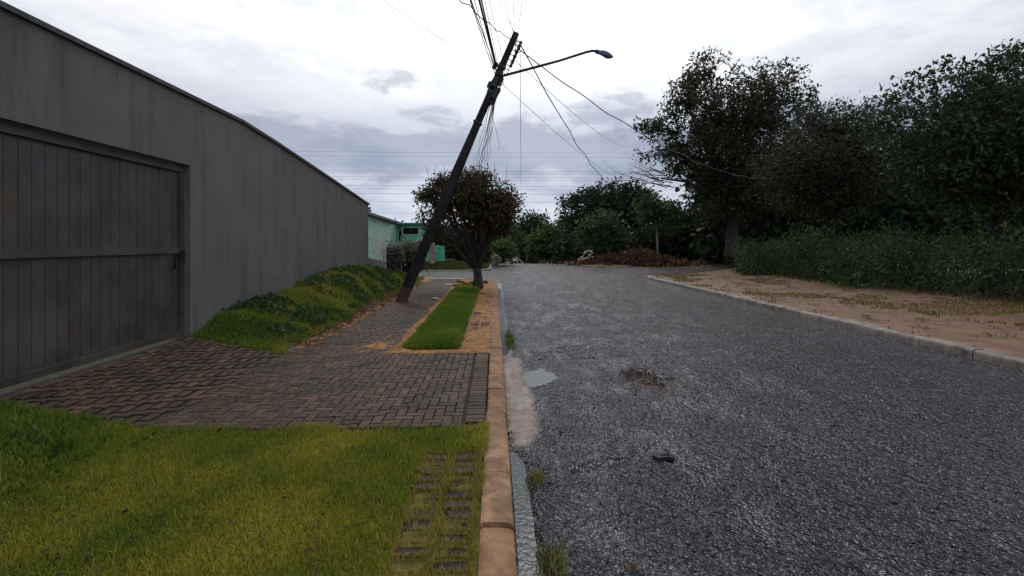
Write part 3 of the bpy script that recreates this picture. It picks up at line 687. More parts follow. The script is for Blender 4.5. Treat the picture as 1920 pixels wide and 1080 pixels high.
# ------------------------------------------------------------------ green house across the side street
hb = at(735, 31, z=0)
house = thing('green_house', tuple(hb), 'pale and bright green house with flat roofed front behind the leaning pole', 'house')
def slabbox(a, b, z0, z1, depth, name, m, parent=house, fwd=0.0):
    """front face from world point a to b, running back by depth"""
    a = np.array(a[:2]); b = np.array(b[:2]); dd = (b-a)/np.linalg.norm(b-a); nn = np.array((-dd[1], dd[0]))
    a2, b2 = a-nn*fwd, b-nn*fwd; c, d_ = b+nn*depth, a+nn*depth
    vs = [(*p, z) for z in (z0, z1) for p in (a2, b2, c, d_)]
    return MB().add(vs, [(3, 2, 1, 0), (4, 5, 6, 7)] + [(i, (i+1) % 4, (i+1) % 4+4, i+4) for i in range(4)]).build(name, m, parent)
zy = lambda y, d: EYE-(y-HY)/F*d
aA, aB = at(722, 31, z=0), at(796, 31, z=0)
slabbox(aA, aB, -.1, zy(421, 31), 4, 'front_wall', m_green)
slabbox(at(708, 31, z=0), at(800, 31, z=0), zy(420.9, 31), zy(418, 31), 4.6, 'roof_slab', m_teal, fwd=.5)
slabbox(at(753.5, 30.96, z=0), at(789, 30.96, z=0), zy(442, 31), zy(424.5, 31), .03, 'wall_band', m_pale)
wn = slabbox(at(754.5, 30.9, z=0), at(785.5, 30.9, z=0), zy(440.6, 31), zy(426, 31), .05, 'window', m_pale)
slabbox(at(756, 30.87, z=0), at(784, 30.87, z=0), zy(439, 31), zy(427.4, 31), .02, 'pane', m_glass, wn)
slabbox(at(769.4, 30.85, z=0), at(770.6, 30.85, z=0), zy(439, 31), zy(427.4, 31), .018, 'mullion', m_black, wn)
slabbox(at(748.5, 30.93, z=0), at(752, 30.93, z=0), zy(451, 31), zy(433, 31), .04, 'louver', m_glass)
# pale gable end on the left with its sloping roof
p0, p1 = at(630, 29, z=0), at(731, 29.2, z=0)
ztl, ztr = zy(385, 29), zy(418, 29.2)
nn = np.array((ST, CT, 0))*4
poly = [(*p0[:2], -.1), (*p1[:2], -.1), (*p1[:2], ztr), (*p0[:2], ztl)]
vs = [tuple(p) for p in poly] + [tuple(np.array(p)+nn) for p in poly]
MB().add(vs, [(0, 1, 2, 3), (7, 6, 5, 4), (1, 5, 6, 2), (0, 3, 7, 4), (3, 2, 6, 7)]).build('gable_wall', m_pale, house)
fw = np.array((-ST, -CT, 0))*.35; a_, b_ = np.array((*p0[:2], ztl)), np.array((*p1[:2], ztr)); ex = (b_-a_)*.03
vs = [a_+fw, b_+ex+fw, b_+ex+nn, a_+nn]; vs = [v+np.array((0, 0, .003)) for v in vs] + [v+np.array((0, 0, .13)) for v in vs]
MB().add(vs, [(3, 2, 1, 0), (4, 5, 6, 7)]+[(i, (i+1) % 4, (i+1) % 4+4, i+4) for i in range(4)]).build('roof', m_tin, house)
# curved white awning
mb = MB(); pr = []
for k in range(9):
    u = k/8; p = at(768+24*u, 29.6, 462-14*math.sin(u*1.9)); pr.append(p)
bk = np.array((ST, CT, 0))*1.3
mb.add([tuple(p) for p in pr]+[tuple(p+bk) for p in pr]+[tuple(p+np.array((0, 0, -.10))) for p in pr]+[tuple(p+bk+np.array((0, 0, -.10))) for p in pr],
       [(i, i+1, i+10, i+9) for i in range(8)]+[(i+18, i+27, i+28, i+19) for i in range(8)]+[(i, i+18, i+19, i+1) for i in range(8)])
mb.build('awning', m_white, house)
# green board fence to the right of the pole
f0, f1 = at(790, 29.5, z=.1), at(835, 30.5, z=.1)
fen = thing('green_fence', tuple((f0+f1)/2), 'green painted board fence right of the leaning pole', 'fence')
nb = 16
for k in range(nb):
    p = f0*(1-k/nb)+f1*(k/nb); MB().box((p[0], p[1], .75+random.uniform(-.03, .03)), (.085, .03, 1.35), bev=.01).build('board', m_green, fen)
MB().tube([f0+np.array((0, .04, .4)), f1+np.array((0, .04, .4))], .03, 4).tube([f0+np.array((0, .04, 1.0)), f1+np.array((0, .04, 1.0))], .03, 4).build('rail', m_pale, fen)
# white low gate post fragment behind the pole
sp = at(810, 28.2, z=.1)
MBp = MB().box((sp[0], sp[1], .85), (.34, .1, 1.5)); tag(MBp.build('gate_post', m_kerb_grey), 'pale flat gate post just right of the leaning pole', 'post')
tp = at(752.5, 21.8, z=.1)
tag(MB().tube([(tp[0], tp[1], .1), (tp[0]+.01, tp[1], 1.9)], .035, 7).build('metal_post', m_palebark), 'thin pale post standing between the flowering shrub and the tan shrub', 'post')

# far block lawn and corner
def fl_h(x, y):
    ins = np.where((x > -2.2) & (y < 28), np.hypot(x+2.2, y-28) < 1.85, (x < -.33) & (y > 26.13))
    return np.where(ins, G(x, y)+.115+sst(0, 3, np.minimum(-.3-x, y-26.1))*.25, -.14)
V, Fc, X, Y = grid(np.arange(-15, 0, .13), np.concatenate([np.arange(26, 30, .1), np.arange(30, 46, .4)]), fl_h)
tag(fast_mesh('corner_lawn', V, Fc, m_farlawn, smooth=True), 'mown grass corner in front of the green house', kind='structure')
n = 26000; x = rng.uniform(-9, -.35, n); y = 26.2+6*rng.random(n)**1.4; z = fl_h(x, y); ok = z > 0; x, y, z = x[ok], y[ok], z[ok]
blades('grass', x, y, z, .11, .03, lawn_tint(x, y, (.035, .058, .010), (.095, .10, .02), .8), 'dull green grass on the far corner behind the street tree')

# ------------------------------------------------------------------ right blocks
def rb_h(x, y):
    ins = np.where((x < 9.1) & (y > 20.3), np.hypot(x-9.1, y-20.3) < 2.36, (x > 6.74) & (y < 22.66+np.maximum(x-9.1, 0)*.207))
    return np.where(ins, .115+(fbm(x*1.2, y*1.2, 21)-.47)*.06+sst(9, 13, x)*.3, -.14)
V, Fc, X, Y = grid(np.concatenate([np.arange(6.5, 10, .12), np.arange(10, 26, .5)]), np.arange(-6, 26, .12), rb_h)
tag(fast_mesh('bare_corner', V, Fc, m_red, smooth=True), 'bare reddish earth pavement on the opposite corner with yellow grass patches', kind='structure')
n = 90000; x = 6.8+9.5*rng.random(n)**.9; y = rng.uniform(2, 22.5, n); pm = fbm(x*.9, y*.6, 83); z = rb_h(x, y); ok = ((pm > .53) | (fbm(x*4, y*4, 84) > .66) | (x > 10.6+pm)) & (z > 0); x, y, z = x[ok], y[ok], z[ok]
blades('grass', x, y, z, .06, .014, lawn_tint(x, y, (.10, .105, .018), (.20, .16, .03), 1), 'yellowish grass patches on the bare opposite corner')
FBp = [tuple(p) for p in FB] + [(60, 80), (5.6, 80)]
def seg_dist(x, y, a, b):
    a = np.array(a); b = np.array(b); ab = b-a; t_ = np.clip(((x-a[0])*ab[0]+(y-a[1])*ab[1])/(ab@ab), 0, 1)
    return np.hypot(x-a[0]-t_*ab[0], y-a[1]-t_*ab[1])
def mound_h(x, y):
    ins = inpoly(x, y, FBp); d = np.full(np.shape(x), 1e9)
    for i in range(len(FB)-1): d = np.minimum(d, seg_dist(x, y, FB[i], FB[i+1]))
    g = G(x, y)
    return np.where(ins & (d > .1), g+.11+np.clip(d-.3, 0, 9)*.115+(fbm(x*.9, y*.9, 23)-.47)*.3*sst(.5, 2, d), -.2+np.minimum(G(x, y), 0))
V, Fc, X, Y = grid(np.concatenate([np.arange(5.4, 20, .16), np.arange(20, 46, .8)]), np.concatenate([np.arange(29.8, 40, .16), np.arange(40, 64, .8)]), mound_h)
tag(fast_mesh('earth_mound', V, Fc, m_mound, smooth=True), 'red brown earth mound rising across the junction', kind='structure')
n = 12000; x = rng.uniform(5.8, 9.2, n); y = rng.uniform(30.3, 35, n); z = mound_h(x, y); ok = (z > 0) & (fbm(x*.8, y*.8, 85) > .38) & (x < 8.6-.3*(y-31)); x, y, z = x[ok], y[ok], z[ok]
blades('grass', x, y, z, .13, .03, lawn_tint(x, y, (.075, .085, .018), (.15, .13, .03), 1), 'olive grass on the tip of the earth mound')

# ------------------------------------------------------------------ trees
def E(px, py, d, rx, ry, depth=None):
    """ellipsoid seen at a pixel, half sizes in pixels"""
    c = at(px, d, py); return (c, rx/F*d, (depth if depth is not None else rx/F*d), ry/F*d)
def crown_tips(ells, n, gap=.40, gs=1.0, seed=0, fill=.5):
    vol = np.array([e[1]*e[2]*e[3] for e in ells]); vol = vol**.85; k = rng.choice(len(ells), n*2, p=vol/vol.sum())
    d = rng.normal(size=(n*2, 3)); d /= np.linalg.norm(d, axis=1)[:, None]
    r = rng.random(n*2)**fill
    lump = .78+.5*fbm(d[:, 0]*2.2+k*3.1+seed, d[:, 2]*2.2+d[:, 1]*1.7, 101+seed)
    C = np.array([e[0] for e in ells])[k]; S = np.array([[e[1], e[2], e[3]] for e in ells])[k]
    p = C + d*S*(r*lump)[:, None]
    g = fbm(p[:, 0]*gs+p[:, 1]*.6*gs, p[:, 2]*gs, 131+seed)
    return p[g > gap][:n]
def tree(name, base, ells, tips, per, ln, wd, mleaf, mbark, label, cat='tree', group=None, r0=.14, fork=None, spread=.25, nl=8, twigs=120, gap=.40, gs=1.0, seed=0, stems=None, droop=.25, lean=0, extra=None, fill=.5):
    base = np.array(base, float); root = thing(name, base, label, cat, group)
    tp_ = crown_tips(ells, tips, gap, gs, seed, fill)
    cz = np.mean([e[0] for e in ells], 0); mb = MB()
    fk = np.array(fork if fork is not None else base+(cz-base)*.45)
    md = (base+fk)/2 + np.array((rng.normal(0, .05), rng.normal(0, .05), 0))
    mb.tube([base-np.array((0, 0, .15)), base+np.array((0, 0, .12)), md, fk], [r0*1.35, r0*1.05, r0*.9, r0*.8], 9)
    ends = []; limbs = []
    idx = rng.choice(len(tp_), min(nl, len(tp_)), replace=False)
    for i in idx:
        e = cz + (tp_[i]-cz)*.85; st_ = fk + (base-fk)*rng.uniform(0, .12)
        m1 = st_+(e-st_)*.35+rng.normal(0, .06, 3)*np.linalg.norm(e-st_)+np.array((0, 0, .10*np.linalg.norm(e-st_)))
        m2 = st_+(e-st_)*.7+rng.normal(0, .05, 3)*np.linalg.norm(e-st_)
        mb.tube([st_, m1, m2, e], [r0*.55, r0*.40, r0*.22, r0*.06], 6); limbs += [m1, (m1+m2)/2, m2, (m2+e)/2, e]
    limbs = np.array(limbs)
    for i in rng.choice(len(tp_), min(max(twigs, 700), len(tp_)), replace=False):
        q = tp_[i]; j = np.argmin(((limbs-q)**2).sum(1)); a = limbs[j]; m_ = (a+q)/2+rng.normal(0, .06, 3)*np.linalg.norm(q-a)
        mb.tube([a, m_, q+(q-a)*.12], [r0*.12, r0*.07, r0*.025], 3, cap=False)
    if extra: extra(mb)
    mb.build('trunk', mbark, root, smooth=True)
    off = np.clip(rng.normal(0, 1, (len(tp_)*per, 3)), -1.6, 1.6)*spread; c = np.repeat(tp_, per, 0) + off
    ml = mleaf if isinstance(mleaf, list) else [(mleaf, 1.0)]
    split = rng.random(len(c)); lo = 0; obs = []
    for m_, fr in ml:
        s_ = (split >= lo) & (split < lo+fr); lo += fr
        V_, F_ = leaf_quads(c[s_], ln, wd, droop); obs.append(fast_mesh('crown', V_, F_, m_, root))
    return root
# the brown leaved street tree
tb = gnd(895, 541, .12); dT = 15.75
def fork_limb(mb):
    a = at(889, dT, 500); mb.tube([a, at(872, dT-.1, 486), at(861, dT-.2, 470), at(850, dT-.3, 440)], [.085, .075, .06, .035], 7)
    mb.tube([at(897, dT, 500), at(912, dT+.1, 468), at(925, dT+.1, 430), at(935, dT, 390)], [.10, .085, .06, .03], 7)
    mb.tube([at(893, dT, 495), at(890, dT+.2, 460), at(880, dT+.3, 415), at(872, dT+.3, 360)], [.08, .07, .05, .02], 7)
    mb.tube([at(896, dT, 490), at(905, dT-.3, 450), at(900, dT-.6, 400)], [.06, .05, .03], 6)
    for px_ in (805, 818, 830, 868, 880, 893, 905, 915, 930, 948):
        mb.tube([at(px_, dT, 345), at(px_+rng.uniform(-4, 4), dT, 318), at(px_+rng.uniform(-8, 8), dT, rng.uniform(296, 312))], [.010, .007, .003], 3, cap=False)
EA = [E(868, 388, dT, 88, 56, 1.5), E(810, 374, dT, 40, 40, .9), E(838, 425, dT, 44, 36, 1.0), E(930, 390, dT, 44, 54, 1.0), E(890, 350, dT, 50, 32, 1.0), E(955, 378, dT, 19, 32, .5), E(862, 446, dT, 40, 26, 1.1),
      E(784, 352, dT, 14, 20, .4), E(908, 432, dT, 44, 30, 1.0), E(938, 425, dT, 26, 36, .7), E(785, 405, dT, 17, 16, .4), E(905, 335, dT, 22, 18, .5), E(835, 340, dT, 20, 16, .5)]
tree('street_tree', tb, EA, 1500, 10, .13, .055, [(m_lf_dead, .70), (m_lf_green, .30)], m_bark, 'small street tree with withered brown leaves and a forked trunk in the grass strip', r0=.165,
     fork=at(894, dT, 503), spread=.115, nl=9, twigs=300, gap=.44, gs=2.2, seed=1, extra=fork_limb, droop=.6)

# trees beyond the crest and across the junction
def gz(px, d): p = at(px, d, z=0); return float(G(p[0], p[1]))
def base_at(px, d, z=None): p = at(px, d, z=0); p[2] = gz(px, d)-.05 if z is None else z; return p
GT = 'trees beyond the junction'
d = 46; tree('dense_tree', base_at(1138, d), [E(1138, 392, d, 72, 44), E(1085, 405, d, 44, 34), E(1192, 395, d, 48, 44), E(1150, 370, d, 52, 26), E(1130, 440, d, 80, 40)], 1700, 13, .40, .20, m_lf_dark, m_bark,
             'large dark rounded tree, tallest beyond the junction', group=GT, r0=.35, spread=.33, gap=.36, gs=.7, seed=2)
d = 60; tree('dense_tree', base_at(1003, d), [E(1003, 430, d, 38, 28), E(1022, 445, d, 30, 25), E(985, 446, d, 26, 22)], 700, 10, .40, .2, m_lf_dark, m_bark,
             'dark rounded tree at the end of the street, left of the tallest tree', group=GT, r0=.3, spread=.45, gap=.34, gs=.6, seed=3)
d = 56; tree('dense_tree', base_at(955, d), [E(955, 452, d, 30, 22), E(972, 465, d, 34, 22)], 500, 10, .38, .19, m_lf_mid, m_bark,
             'low green tree at the end of the street beside the withered street tree', group=GT, r0=.2, spread=.4, gap=.34, gs=.7, seed=4)
d = 44; tree('broadleaf_tree', base_at(1030, d), [E(1033, 450, d, 34, 26), E(1010, 458, d, 22, 20), E(1055, 462, d, 30, 24)], 360, 8, .62, .26, [(m_lf_bright, .45), (m_lf_mid, .55)], m_bark,
             'light green broad leaved tree in front of the dark trees', group=GT, r0=.12, spread=.35, gap=.36, gs=.9, seed=5)
d = 35; tree('slender_tree', (*at(1145, d, z=0)[:2], .5), [E(1128, 425, d, 38, 26), E(1150, 440, d, 30, 22), E(1105, 445, d, 26, 22)], 330, 8, .34, .15, m_lf_mid, m_palebark,
             'mid green tree with thin pale trunk beside the broken branches', group=GT, r0=.07, spread=.28, gap=.38, gs=1.1, seed=6)
d = 33; bp_ = at(1236, d, z=0); bp_[2] = float(mound_h(np.array(bp_[0]), np.array(bp_[1])))
tree('slender_tree', bp_, [E(1232, 405, d, 38, 28), E(1215, 390, d, 26, 20), E(1255, 400, d, 24, 26)], 330, 8, .34, .14, m_lf_mid, m_palebark,
     'slender tree with tall bare pale trunk standing on the brown brush pile', group=GT, r0=.06, fork=at(1232, d, 432), spread=.26, gap=.38, gs=1.2, seed=7)
d = 42; tree('dense_tree', base_at(1290, d, .6), [E(1285, 425, d, 62, 36), E(1340, 430, d, 60, 45), E(1240, 440, d, 50, 30)], 900, 10, .34, .16, [(m_lf_olive, .5), (m_lf_dark, .5)], m_bark,
             'olive dark bushy tree behind the slender tree on the mound', group=GT, r0=.2, spread=.38, gap=.33, gs=.8, seed=8)
# the big tree at the right
d = 31.5; bp_ = at(1372, d, z=.8)
def bare(mb):
    for k in range(16):
        a = at(1245+rng.uniform(-12, 25), d-.5, 338+rng.uniform(-18, 14)); e = at(1150+rng.uniform(0, 60), d-.8, 300+rng.uniform(-5, 40)); m_ = (a+e)/2+rng.normal(0, .15, 3)
        mb.tube([a, m_, e], [.035, .02, .006], 4, cap=False)
        for j in range(3):
            q = m_+(e-m_)*rng.random(); mb.tube([q, q+rng.normal(0, .35, 3)+np.array((-.2, 0, .2))], [.012, .004], 3, cap=False)
    for k in range(26):
        a = at(1275+rng.uniform(-30, 60), d, 190+rng.uniform(-10, 40)); e = a+np.array((rng.normal(-.2, .6), rng.normal(0, .4), rng.uniform(.6, 2.2))); mb.tube([a, (a+e)/2+rng.normal(0, .1, 3), e], [.03, .018, .005], 3, cap=False)
    mb.tube([bp_+np.array((0, 0, 1.5)), at(1330, d, 360), at(1285, d, 340), at(1240, d-.4, 335)], [.22, .14, .09, .04], 7)
EE = [E(1330, 240, d, 90, 78, 2.8), E(1252, 272, d, 66, 62, 2.0), E(1415, 220, d, 120, 105, 3.5), E(1300, 180, d, 56, 52, 1.5), E(1285, 340, d, 52, 52, 1.8), E(1400, 330, d, 120, 70, 3.2), E(1330, 135, d, 46, 36, 1.2), E(1212, 250, d, 34, 40, 1.0), E(1360, 400, d, 50, 30, 1.5)]
tree('big_tree', bp_, EE, 2500, 13, .26, .12, [(m_lf_brown, .50), (m_lf_mid, .18), (m_lf_dark, .32)], m_bark, 'big tree with thinning brown green leaves towering at the right', r0=.42, fork=at(1372, d, 370), spread=.21, nl=14, twigs=700, gap=.41, gs=.75, seed=9, extra=bare)
# trees that stand behind the bare pavement on the right
GR = 'trees behind the bare pavement'
for (x_, y_, h_, r_, ml_, lb, sd_) in ((13.6, 19.0, 8.0, 3.0, [(m_lf_brown, .4), (m_lf_dark, .6)], 'brown green leafy tree behind the bare pavement, next to the big tree', 21),
                                   (13.2, 12.2, 7.4, 2.9, [(m_lf_dark, .7), (m_lf_mid, .3)], 'dark green leafy tree behind the bare pavement, nearest the camera', 22)):
    b_ = np.array((x_, y_, .35)); es = [(np.array((x_, y_, h_*.62)), r_, r_, h_*.27), (np.array((x_-.9, y_-.8, h_*.5)), r_*.7, r_*.7, h_*.2), (np.array((x_+.8, y_+.6, h_*.74)), r_*.7, r_*.7, h_*.2)]
    tree('leafy_tree', b_, es, 1700, 16, .15, .07, ml_, m_bark, lb, group=GR, r0=.2, spread=.16, nl=9, twigs=250, gap=.38, gs=1.0, seed=sd_)

def bush(name, px, py, d, rx, ry, n, ln, wd, ml, label, z0, seed, cat='shrub', spread=.10, group=None):
    c = at(px, d, py); b = np.array((c[0], c[1], z0)); root = thing(name, b, label, cat, group)
    es = [E(px, py, d, rx, ry), E(px-rx*.5, py+ry*.4, d, rx*.6, ry*.7), E(px+rx*.5, py+ry*.3, d, rx*.6, ry*.8)]
    tp_ = crown_tips(es, n, .36, 2.5, seed); mb = MB()
    for i in rng.choice(len(tp_), min(24, len(tp_)), replace=False):
        mb.tube([b+rng.normal(0, .05, 3)*np.array((1, 1, 0)), (b+tp_[i])/2+rng.normal(0, .05, 3), tp_[i]], [.02, .014, .005], 4, cap=False)
    mb.build('stem', m_bark, root)
    cc = np.repeat(tp_, 8, 0)+rng.normal(0, spread, (len(tp_)*8, 3)); cc[:, 2] = np.maximum(cc[:, 2], z0+.03)
    V_, F_ = leaf_quads(cc, ln, wd, .1); fast_mesh('foliage', V_, F_, ml, root); return root
bush('flowering_shrub', 734, 478, 21.5, 17, 22, 260, .13, .06, m_lf_pink, 'pale pinkish flowering shrub beside the white lattice panel', .2, 31)
bush('tan_shrub', 772, 470, 22.5, 22, 22, 320, .17, .05, m_lf_tan, 'tan green spiky shrub right of the thin pale post', .2, 32)
bush('hedge_bush', 762, 494, 22.8, 34, 12, 260, .12, .06, m_lf_dark, 'dark low bush under the tan shrub', .1, 33)
bush('round_bush', 943, 467, 34, 18, 12, 300, .30, .13, m_lf_bright, 'bright green rounded bush at the far left edge of the road', .2, 34, spread=.2)
bush('grey_bush', 930, 485, 32, 6, 8, 90, .10, .06, m_lf_grey, 'pale grey dry bush at the tip of the far lawn corner', .1, 35, spread=.08)
GB = 'dark trees behind the street tree'
d = 35; tree('shade_tree', base_at(858, d, .2), [E(858, 452, d, 50, 28), E(820, 440, d, 30, 28), E(885, 462, d, 40, 24)], 620, 10, .26, .12, m_lf_dark, m_bark, 'dark shade tree seen under the street tree, beside the green fence', group=GB, r0=.14, spread=.3, gap=.33, gs=1, seed=41)
d = 37; tree('shade_tree', base_at(922, d, .15), [E(918, 440, d, 34, 24), E(905, 455, d, 30, 20)], 420, 10, .26, .12, m_lf_dark, m_bark, 'dark shade tree with thin straight trunk at the far lawn corner', group=GB, r0=.09, fork=at(922, d, 465), spread=.3, gap=.33, gs=1, seed=42)
# far wood closing the view
n = 7400; px_ = rng.uniform(560, 1950, n); dd = np.where(px_ > 1320, rng.uniform(34, 50, n), rng.uniform(66, 88, n)); P = np.array([at(a, b, z=0) for a, b in zip(px_, dd)])
hh = 3.0+3.2*fbm(px_*.02, dd*.05, 61)+1.6*fbm(px_*.09, dd*.1, 62)
P[:, 2] = np.where(px_ > 1320, -.3, -4.2) + hh*rng.random(n)**.7*1.35
c = np.repeat(P, 8, 0)+rng.normal(0, .7, (n*8, 3)); V, Fc = leaf_quads(c, .75, .42, .1)
tag(fast_mesh('woods', V, Fc, m_lf_dark), 'dark wood closing the far end of the street', 'woods', kind='stuff')
# undergrowth at the back of the mound and under the trees
n = 2600; px_ = rng.uniform(1040, 1500, n); dd = rng.uniform(39, 46, n); P = np.array([at(a, b, z=0) for a, b in zip(px_, dd)])
P[:, 2] = np.array([mound_h(np.array(p[0]), np.array(p[1])) for p in P]).ravel()*1.0 + (1.2+1.8*fbm(px_*.05, dd*.2, 63))*rng.random(n)**.8
P[:, 2] = np.maximum(P[:, 2], -.9)
c = np.repeat(P, 9, 0)+rng.normal(0, .28, (n*9, 3)); V, Fc = leaf_quads(c, .34, .17, .1)
tag(fast_mesh('undergrowth', V, Fc, m_lf_dark), 'dark undergrowth below the trees behind the earth mound', 'undergrowth', kind='stuff')
n = 4200; y_ = rng.uniform(3, 22, n); x_ = 11.0+(vn(y_*.5, y_*0, 66)-.3)*1.2+4.6*rng.random(n)**1.7; z_ = .08+(.9+1.5*fbm(y_*.9, x_*.9, 64))*rng.random(n)**1.15
c = np.repeat(np.stack([x_, y_, z_], 1), 11, 0)+rng.normal(0, .15, (n*11, 3)); V, Fc = leaf_quads(c, .13, .065, .1)
tag(fast_mesh('hedge', V, Fc, m_lf_mid), 'loose green hedge behind the bare pavement', 'hedge', kind='stuff')

# ------------------------------------------------------------------ brush pile and broken branches
bpile = thing('brush_pile', at(1195, 32.6, z=.3), 'heap of dead orange brown leaves and cut branches at the roadside', 'brush pile')
n = 3400
px_ = np.concatenate([rng.normal(1188, 46, n), rng.normal(1225, 18, n//2)]); dd = rng.normal(33.2, .7, len(px_))
P = np.array([at(a, b, z=0) for a, b in zip(px_, dd)]); hgt = .10+.72*np.exp(-((px_-1205)/42)**2)*np.exp(-((dd-33.4)/.9)**2)+.35*fbm(px_*.06, dd, 65)
base_z = np.maximum(mound_h(P[:, 0], P[:, 1]), 0); P[:, 2] = base_z + hgt*rng.random(len(P))**.6
V, Fc = leaf_quads(np.repeat(P, 3, 0)+rng.normal(0, .09, (len(P)*3, 3)), .26, .11, .2)
tag(fast_mesh('leaf_litter', V, Fc, m_lf_pile, bpile), kind='stuff')
for k in range(26):
    p = P[rng.integers(len(P))]; dr = rng.normal(0, 1, 3); dr[2] = abs(dr[2])*.5; dr /= np.linalg.norm(dr); l_ = rng.uniform(.5, 1.4)
    MB().tube([p-dr*l_*.4, p+rng.normal(0, .06, 3), p+dr*l_*.6], [.025, .02, .008], 5).build('branch', m_twig, bpile)
GL = 'pale broken branches at the tip of the mound'
for (a, b, r_, lb) in ((((1085, 488, 33)), ((1094, 480, 33)), .07, 'short pale broken branch leaning at the left of the branch heap'),
                       (((1090, 487.5, 32.8)), ((1114, 481.5, 33)), .07, 'long pale branch lying flat under the others'),
                       (((1094, 476, 33.6)), ((1104, 470, 33.7)), .08, 'pale branch forming the top left of the heap'),
                       (((1103, 470, 33.6)), ((1112, 475, 33.4)), .07, 'pale branch sloping down right from the top of the heap'),
                       (((1103, 477, 33.2)), ((1109, 482, 33.1)), .06, 'short pale branch in the middle of the heap')):
    A, B = at(a[0], a[2], a[1]), at(b[0], b[2], b[1]); th = thing('broken_branch', A, lb, 'branch', GL)
    MB().tube([A, (A+B)/2+np.array((0, 0, .04)), B], [r_, r_*.9, r_*.6], 7).build('wood', m_log, th)
    MB().tube([(A+B)/2, (A+B)/2+np.array((.12, -.05, .16))], [r_*.45, r_*.2], 5).build('side_shoot', m_log, th)
for px0, px1, y1, lb in ((967, 972, 479, 'pale stick standing up at the crest right of the red car'), (977, 973, 483, 'thin pale stick at the crest beside a brighter one')):
    A = at(px0+4, 39.5, z=-.1); B = at(px1-4, 39.5, y1); tag(MB().tube([A, B], [.09, .05], 6).build('broken_branch', m_log), lb, 'branch')

# ------------------------------------------------------------------ dark red car below the crest
cd_ = 46.0; cc_ = at(951, cd_, z=0); cz_ = float(G(cc_[0], cc_[1]))
car = thing('parked_car', (cc_[0], cc_[1], cz_), 'dark red car showing just above the crest of the road', 'car')
def carbox(prof, hw, m, name, parent, taper=1.0):
    # prof: side outline (y along the car, z) lofted between two sides
    mb_ = MB(); n_ = len(prof); vs = []
    for s_ in (-1, 1): vs += [(cc_[0]+s_*hw*(taper if z_ > .9 else 1), cc_[1]+y_, cz_+z_) for y_, z_ in prof]
    mb_.add(vs, [tuple(range(n_)), tuple(range(n_, 2*n_))[::-1]]+[((i+1) % n_, i, i+n_, (i+1) % n_+n_) for i in range(n_)])
    return mb_.build(name, m, parent)
body = carbox([(-2.0, .3), (-2.05, .55), (-1.95, .78), (-1.0, .93), (-.45, 1.38), (.0, 1.47), (1.0, 1.46), (1.7, 1.02), (2.0, .95), (2.05, .5), (1.95, .3)], .84, m_carred, 'body', car, .82)
carbox([(-.98, .97), (-.50, 1.36), (-.46, 1.34), (-.94, .95)], .66, m_glass, 'windscreen', car)
for s_ in (-1, 1):
    hl = MB().box((cc_[0]+s_*.62, cc_[1]-2.0, cz_+.68), (.30, .12, .15), bev=.03).build('headlight', m_lens, car)
    MB().box((cc_[0]+s_*.70, cc_[1]-.2, cz_+1.17), (.03, 1.3, .30)).build('side_window', m_glass, car)
    MB().box((cc_[0]+s_*.95, cc_[1]-.75, cz_+1.0), (.18, .08, .13), bev=.02).build('side_mirror', m_carred, car)
    for y_ in (-1.25, 1.3):
        MB().tube([(cc_[0]+s_*.70, cc_[1]+y_, cz_+.31), (cc_[0]+s_*.86, cc_[1]+y_, cz_+.31)], .31, 16).build('wheel', m_tyre, car)
MB().box((cc_[0], cc_[1]-2.04, cz_+.5), (.5, .03, .11)).build('number_plate', m_white, car)

# ------------------------------------------------------------------ leaning utility pole
DP = 12.1
PB, PT = at(752, DP, 566), at(968, DP, 62)
pole = thing('utility_pole', PB, 'dark concrete utility pole leaning far over towards the road', 'utility pole')
ax = (PT-PB); PLn = np.linalg.norm(ax); ax = ax/PLn
rt = np.array((CT, -ST, 0)); rt = rt-ax*(rt@ax); rt /= np.linalg.norm(rt); fr = np.cross(ax, rt)
def pp(s, a=0, b=0): return PB+ax*s+rt*a+fr*b
def shaft(s0, s1, name, m, k0=0):
    mb = MB(); n_ = 14; rings = []
    for i in range(n_+1):
        s_ = s0+(s1-s0)*i/n_; u = s_/PLn; hw = float(np.interp(u, [0, .45, .66, 1], [.124, .118, .088, .074]))+k0; hd = hw*.8; c_ = .25
        rings.append([tuple(pp(s_, a*hw, b*hd)) for a, b in ((-1, -1+c_), (-1+c_, -1), (1-c_, -1), (1, -1+c_), (1, 1-c_), (1-c_, 1), (-1+c_, 1), (-1, 1-c_))])
    vs = [v for r in rings for v in r]; fs = [tuple(range(8))[::-1], tuple(n_*8+i for i in range(8))]
    for i in range(n_):
        for j in range(8): fs.append((i*8+j, i*8+(j+1) % 8, (i+1)*8+(j+1) % 8, (i+1)*8+j))
    return mb.add(vs, fs).build(name, m, pole)
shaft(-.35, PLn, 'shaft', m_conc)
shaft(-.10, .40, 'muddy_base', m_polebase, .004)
def s_of(py): return (566-py)/(566-62)*PLn
# rack with five spool insulators on the road side near the top
rk = MB().tube([pp(s_of(74), .075), pp(s_of(74), .20)], .014, 6).tube([pp(s_of(126), .085), pp(s_of(126), .19)], .012, 6).tube([pp(s_of(70), .20), pp(s_of(134), .19)], .012, 6).build('insulator_rack', m_black, pole)
INS = []
for py_ in (77, 87, 96, 105, 115):
    s_ = s_of(py_); INS.append(pp(s_, .20))
    MB().tube([pp(s_-.075, .20), pp(s_-.05, .20), pp(s_-.02, .20), pp(s_+.02, .20), pp(s_+.05, .20), pp(s_+.075, .20)], [.03, .052, .034, .034, .052, .03], 10).tube([pp(s_-.055, .075), pp(s_-.055, .19)], .012, 5).build('insulator', m_ceram, rk)
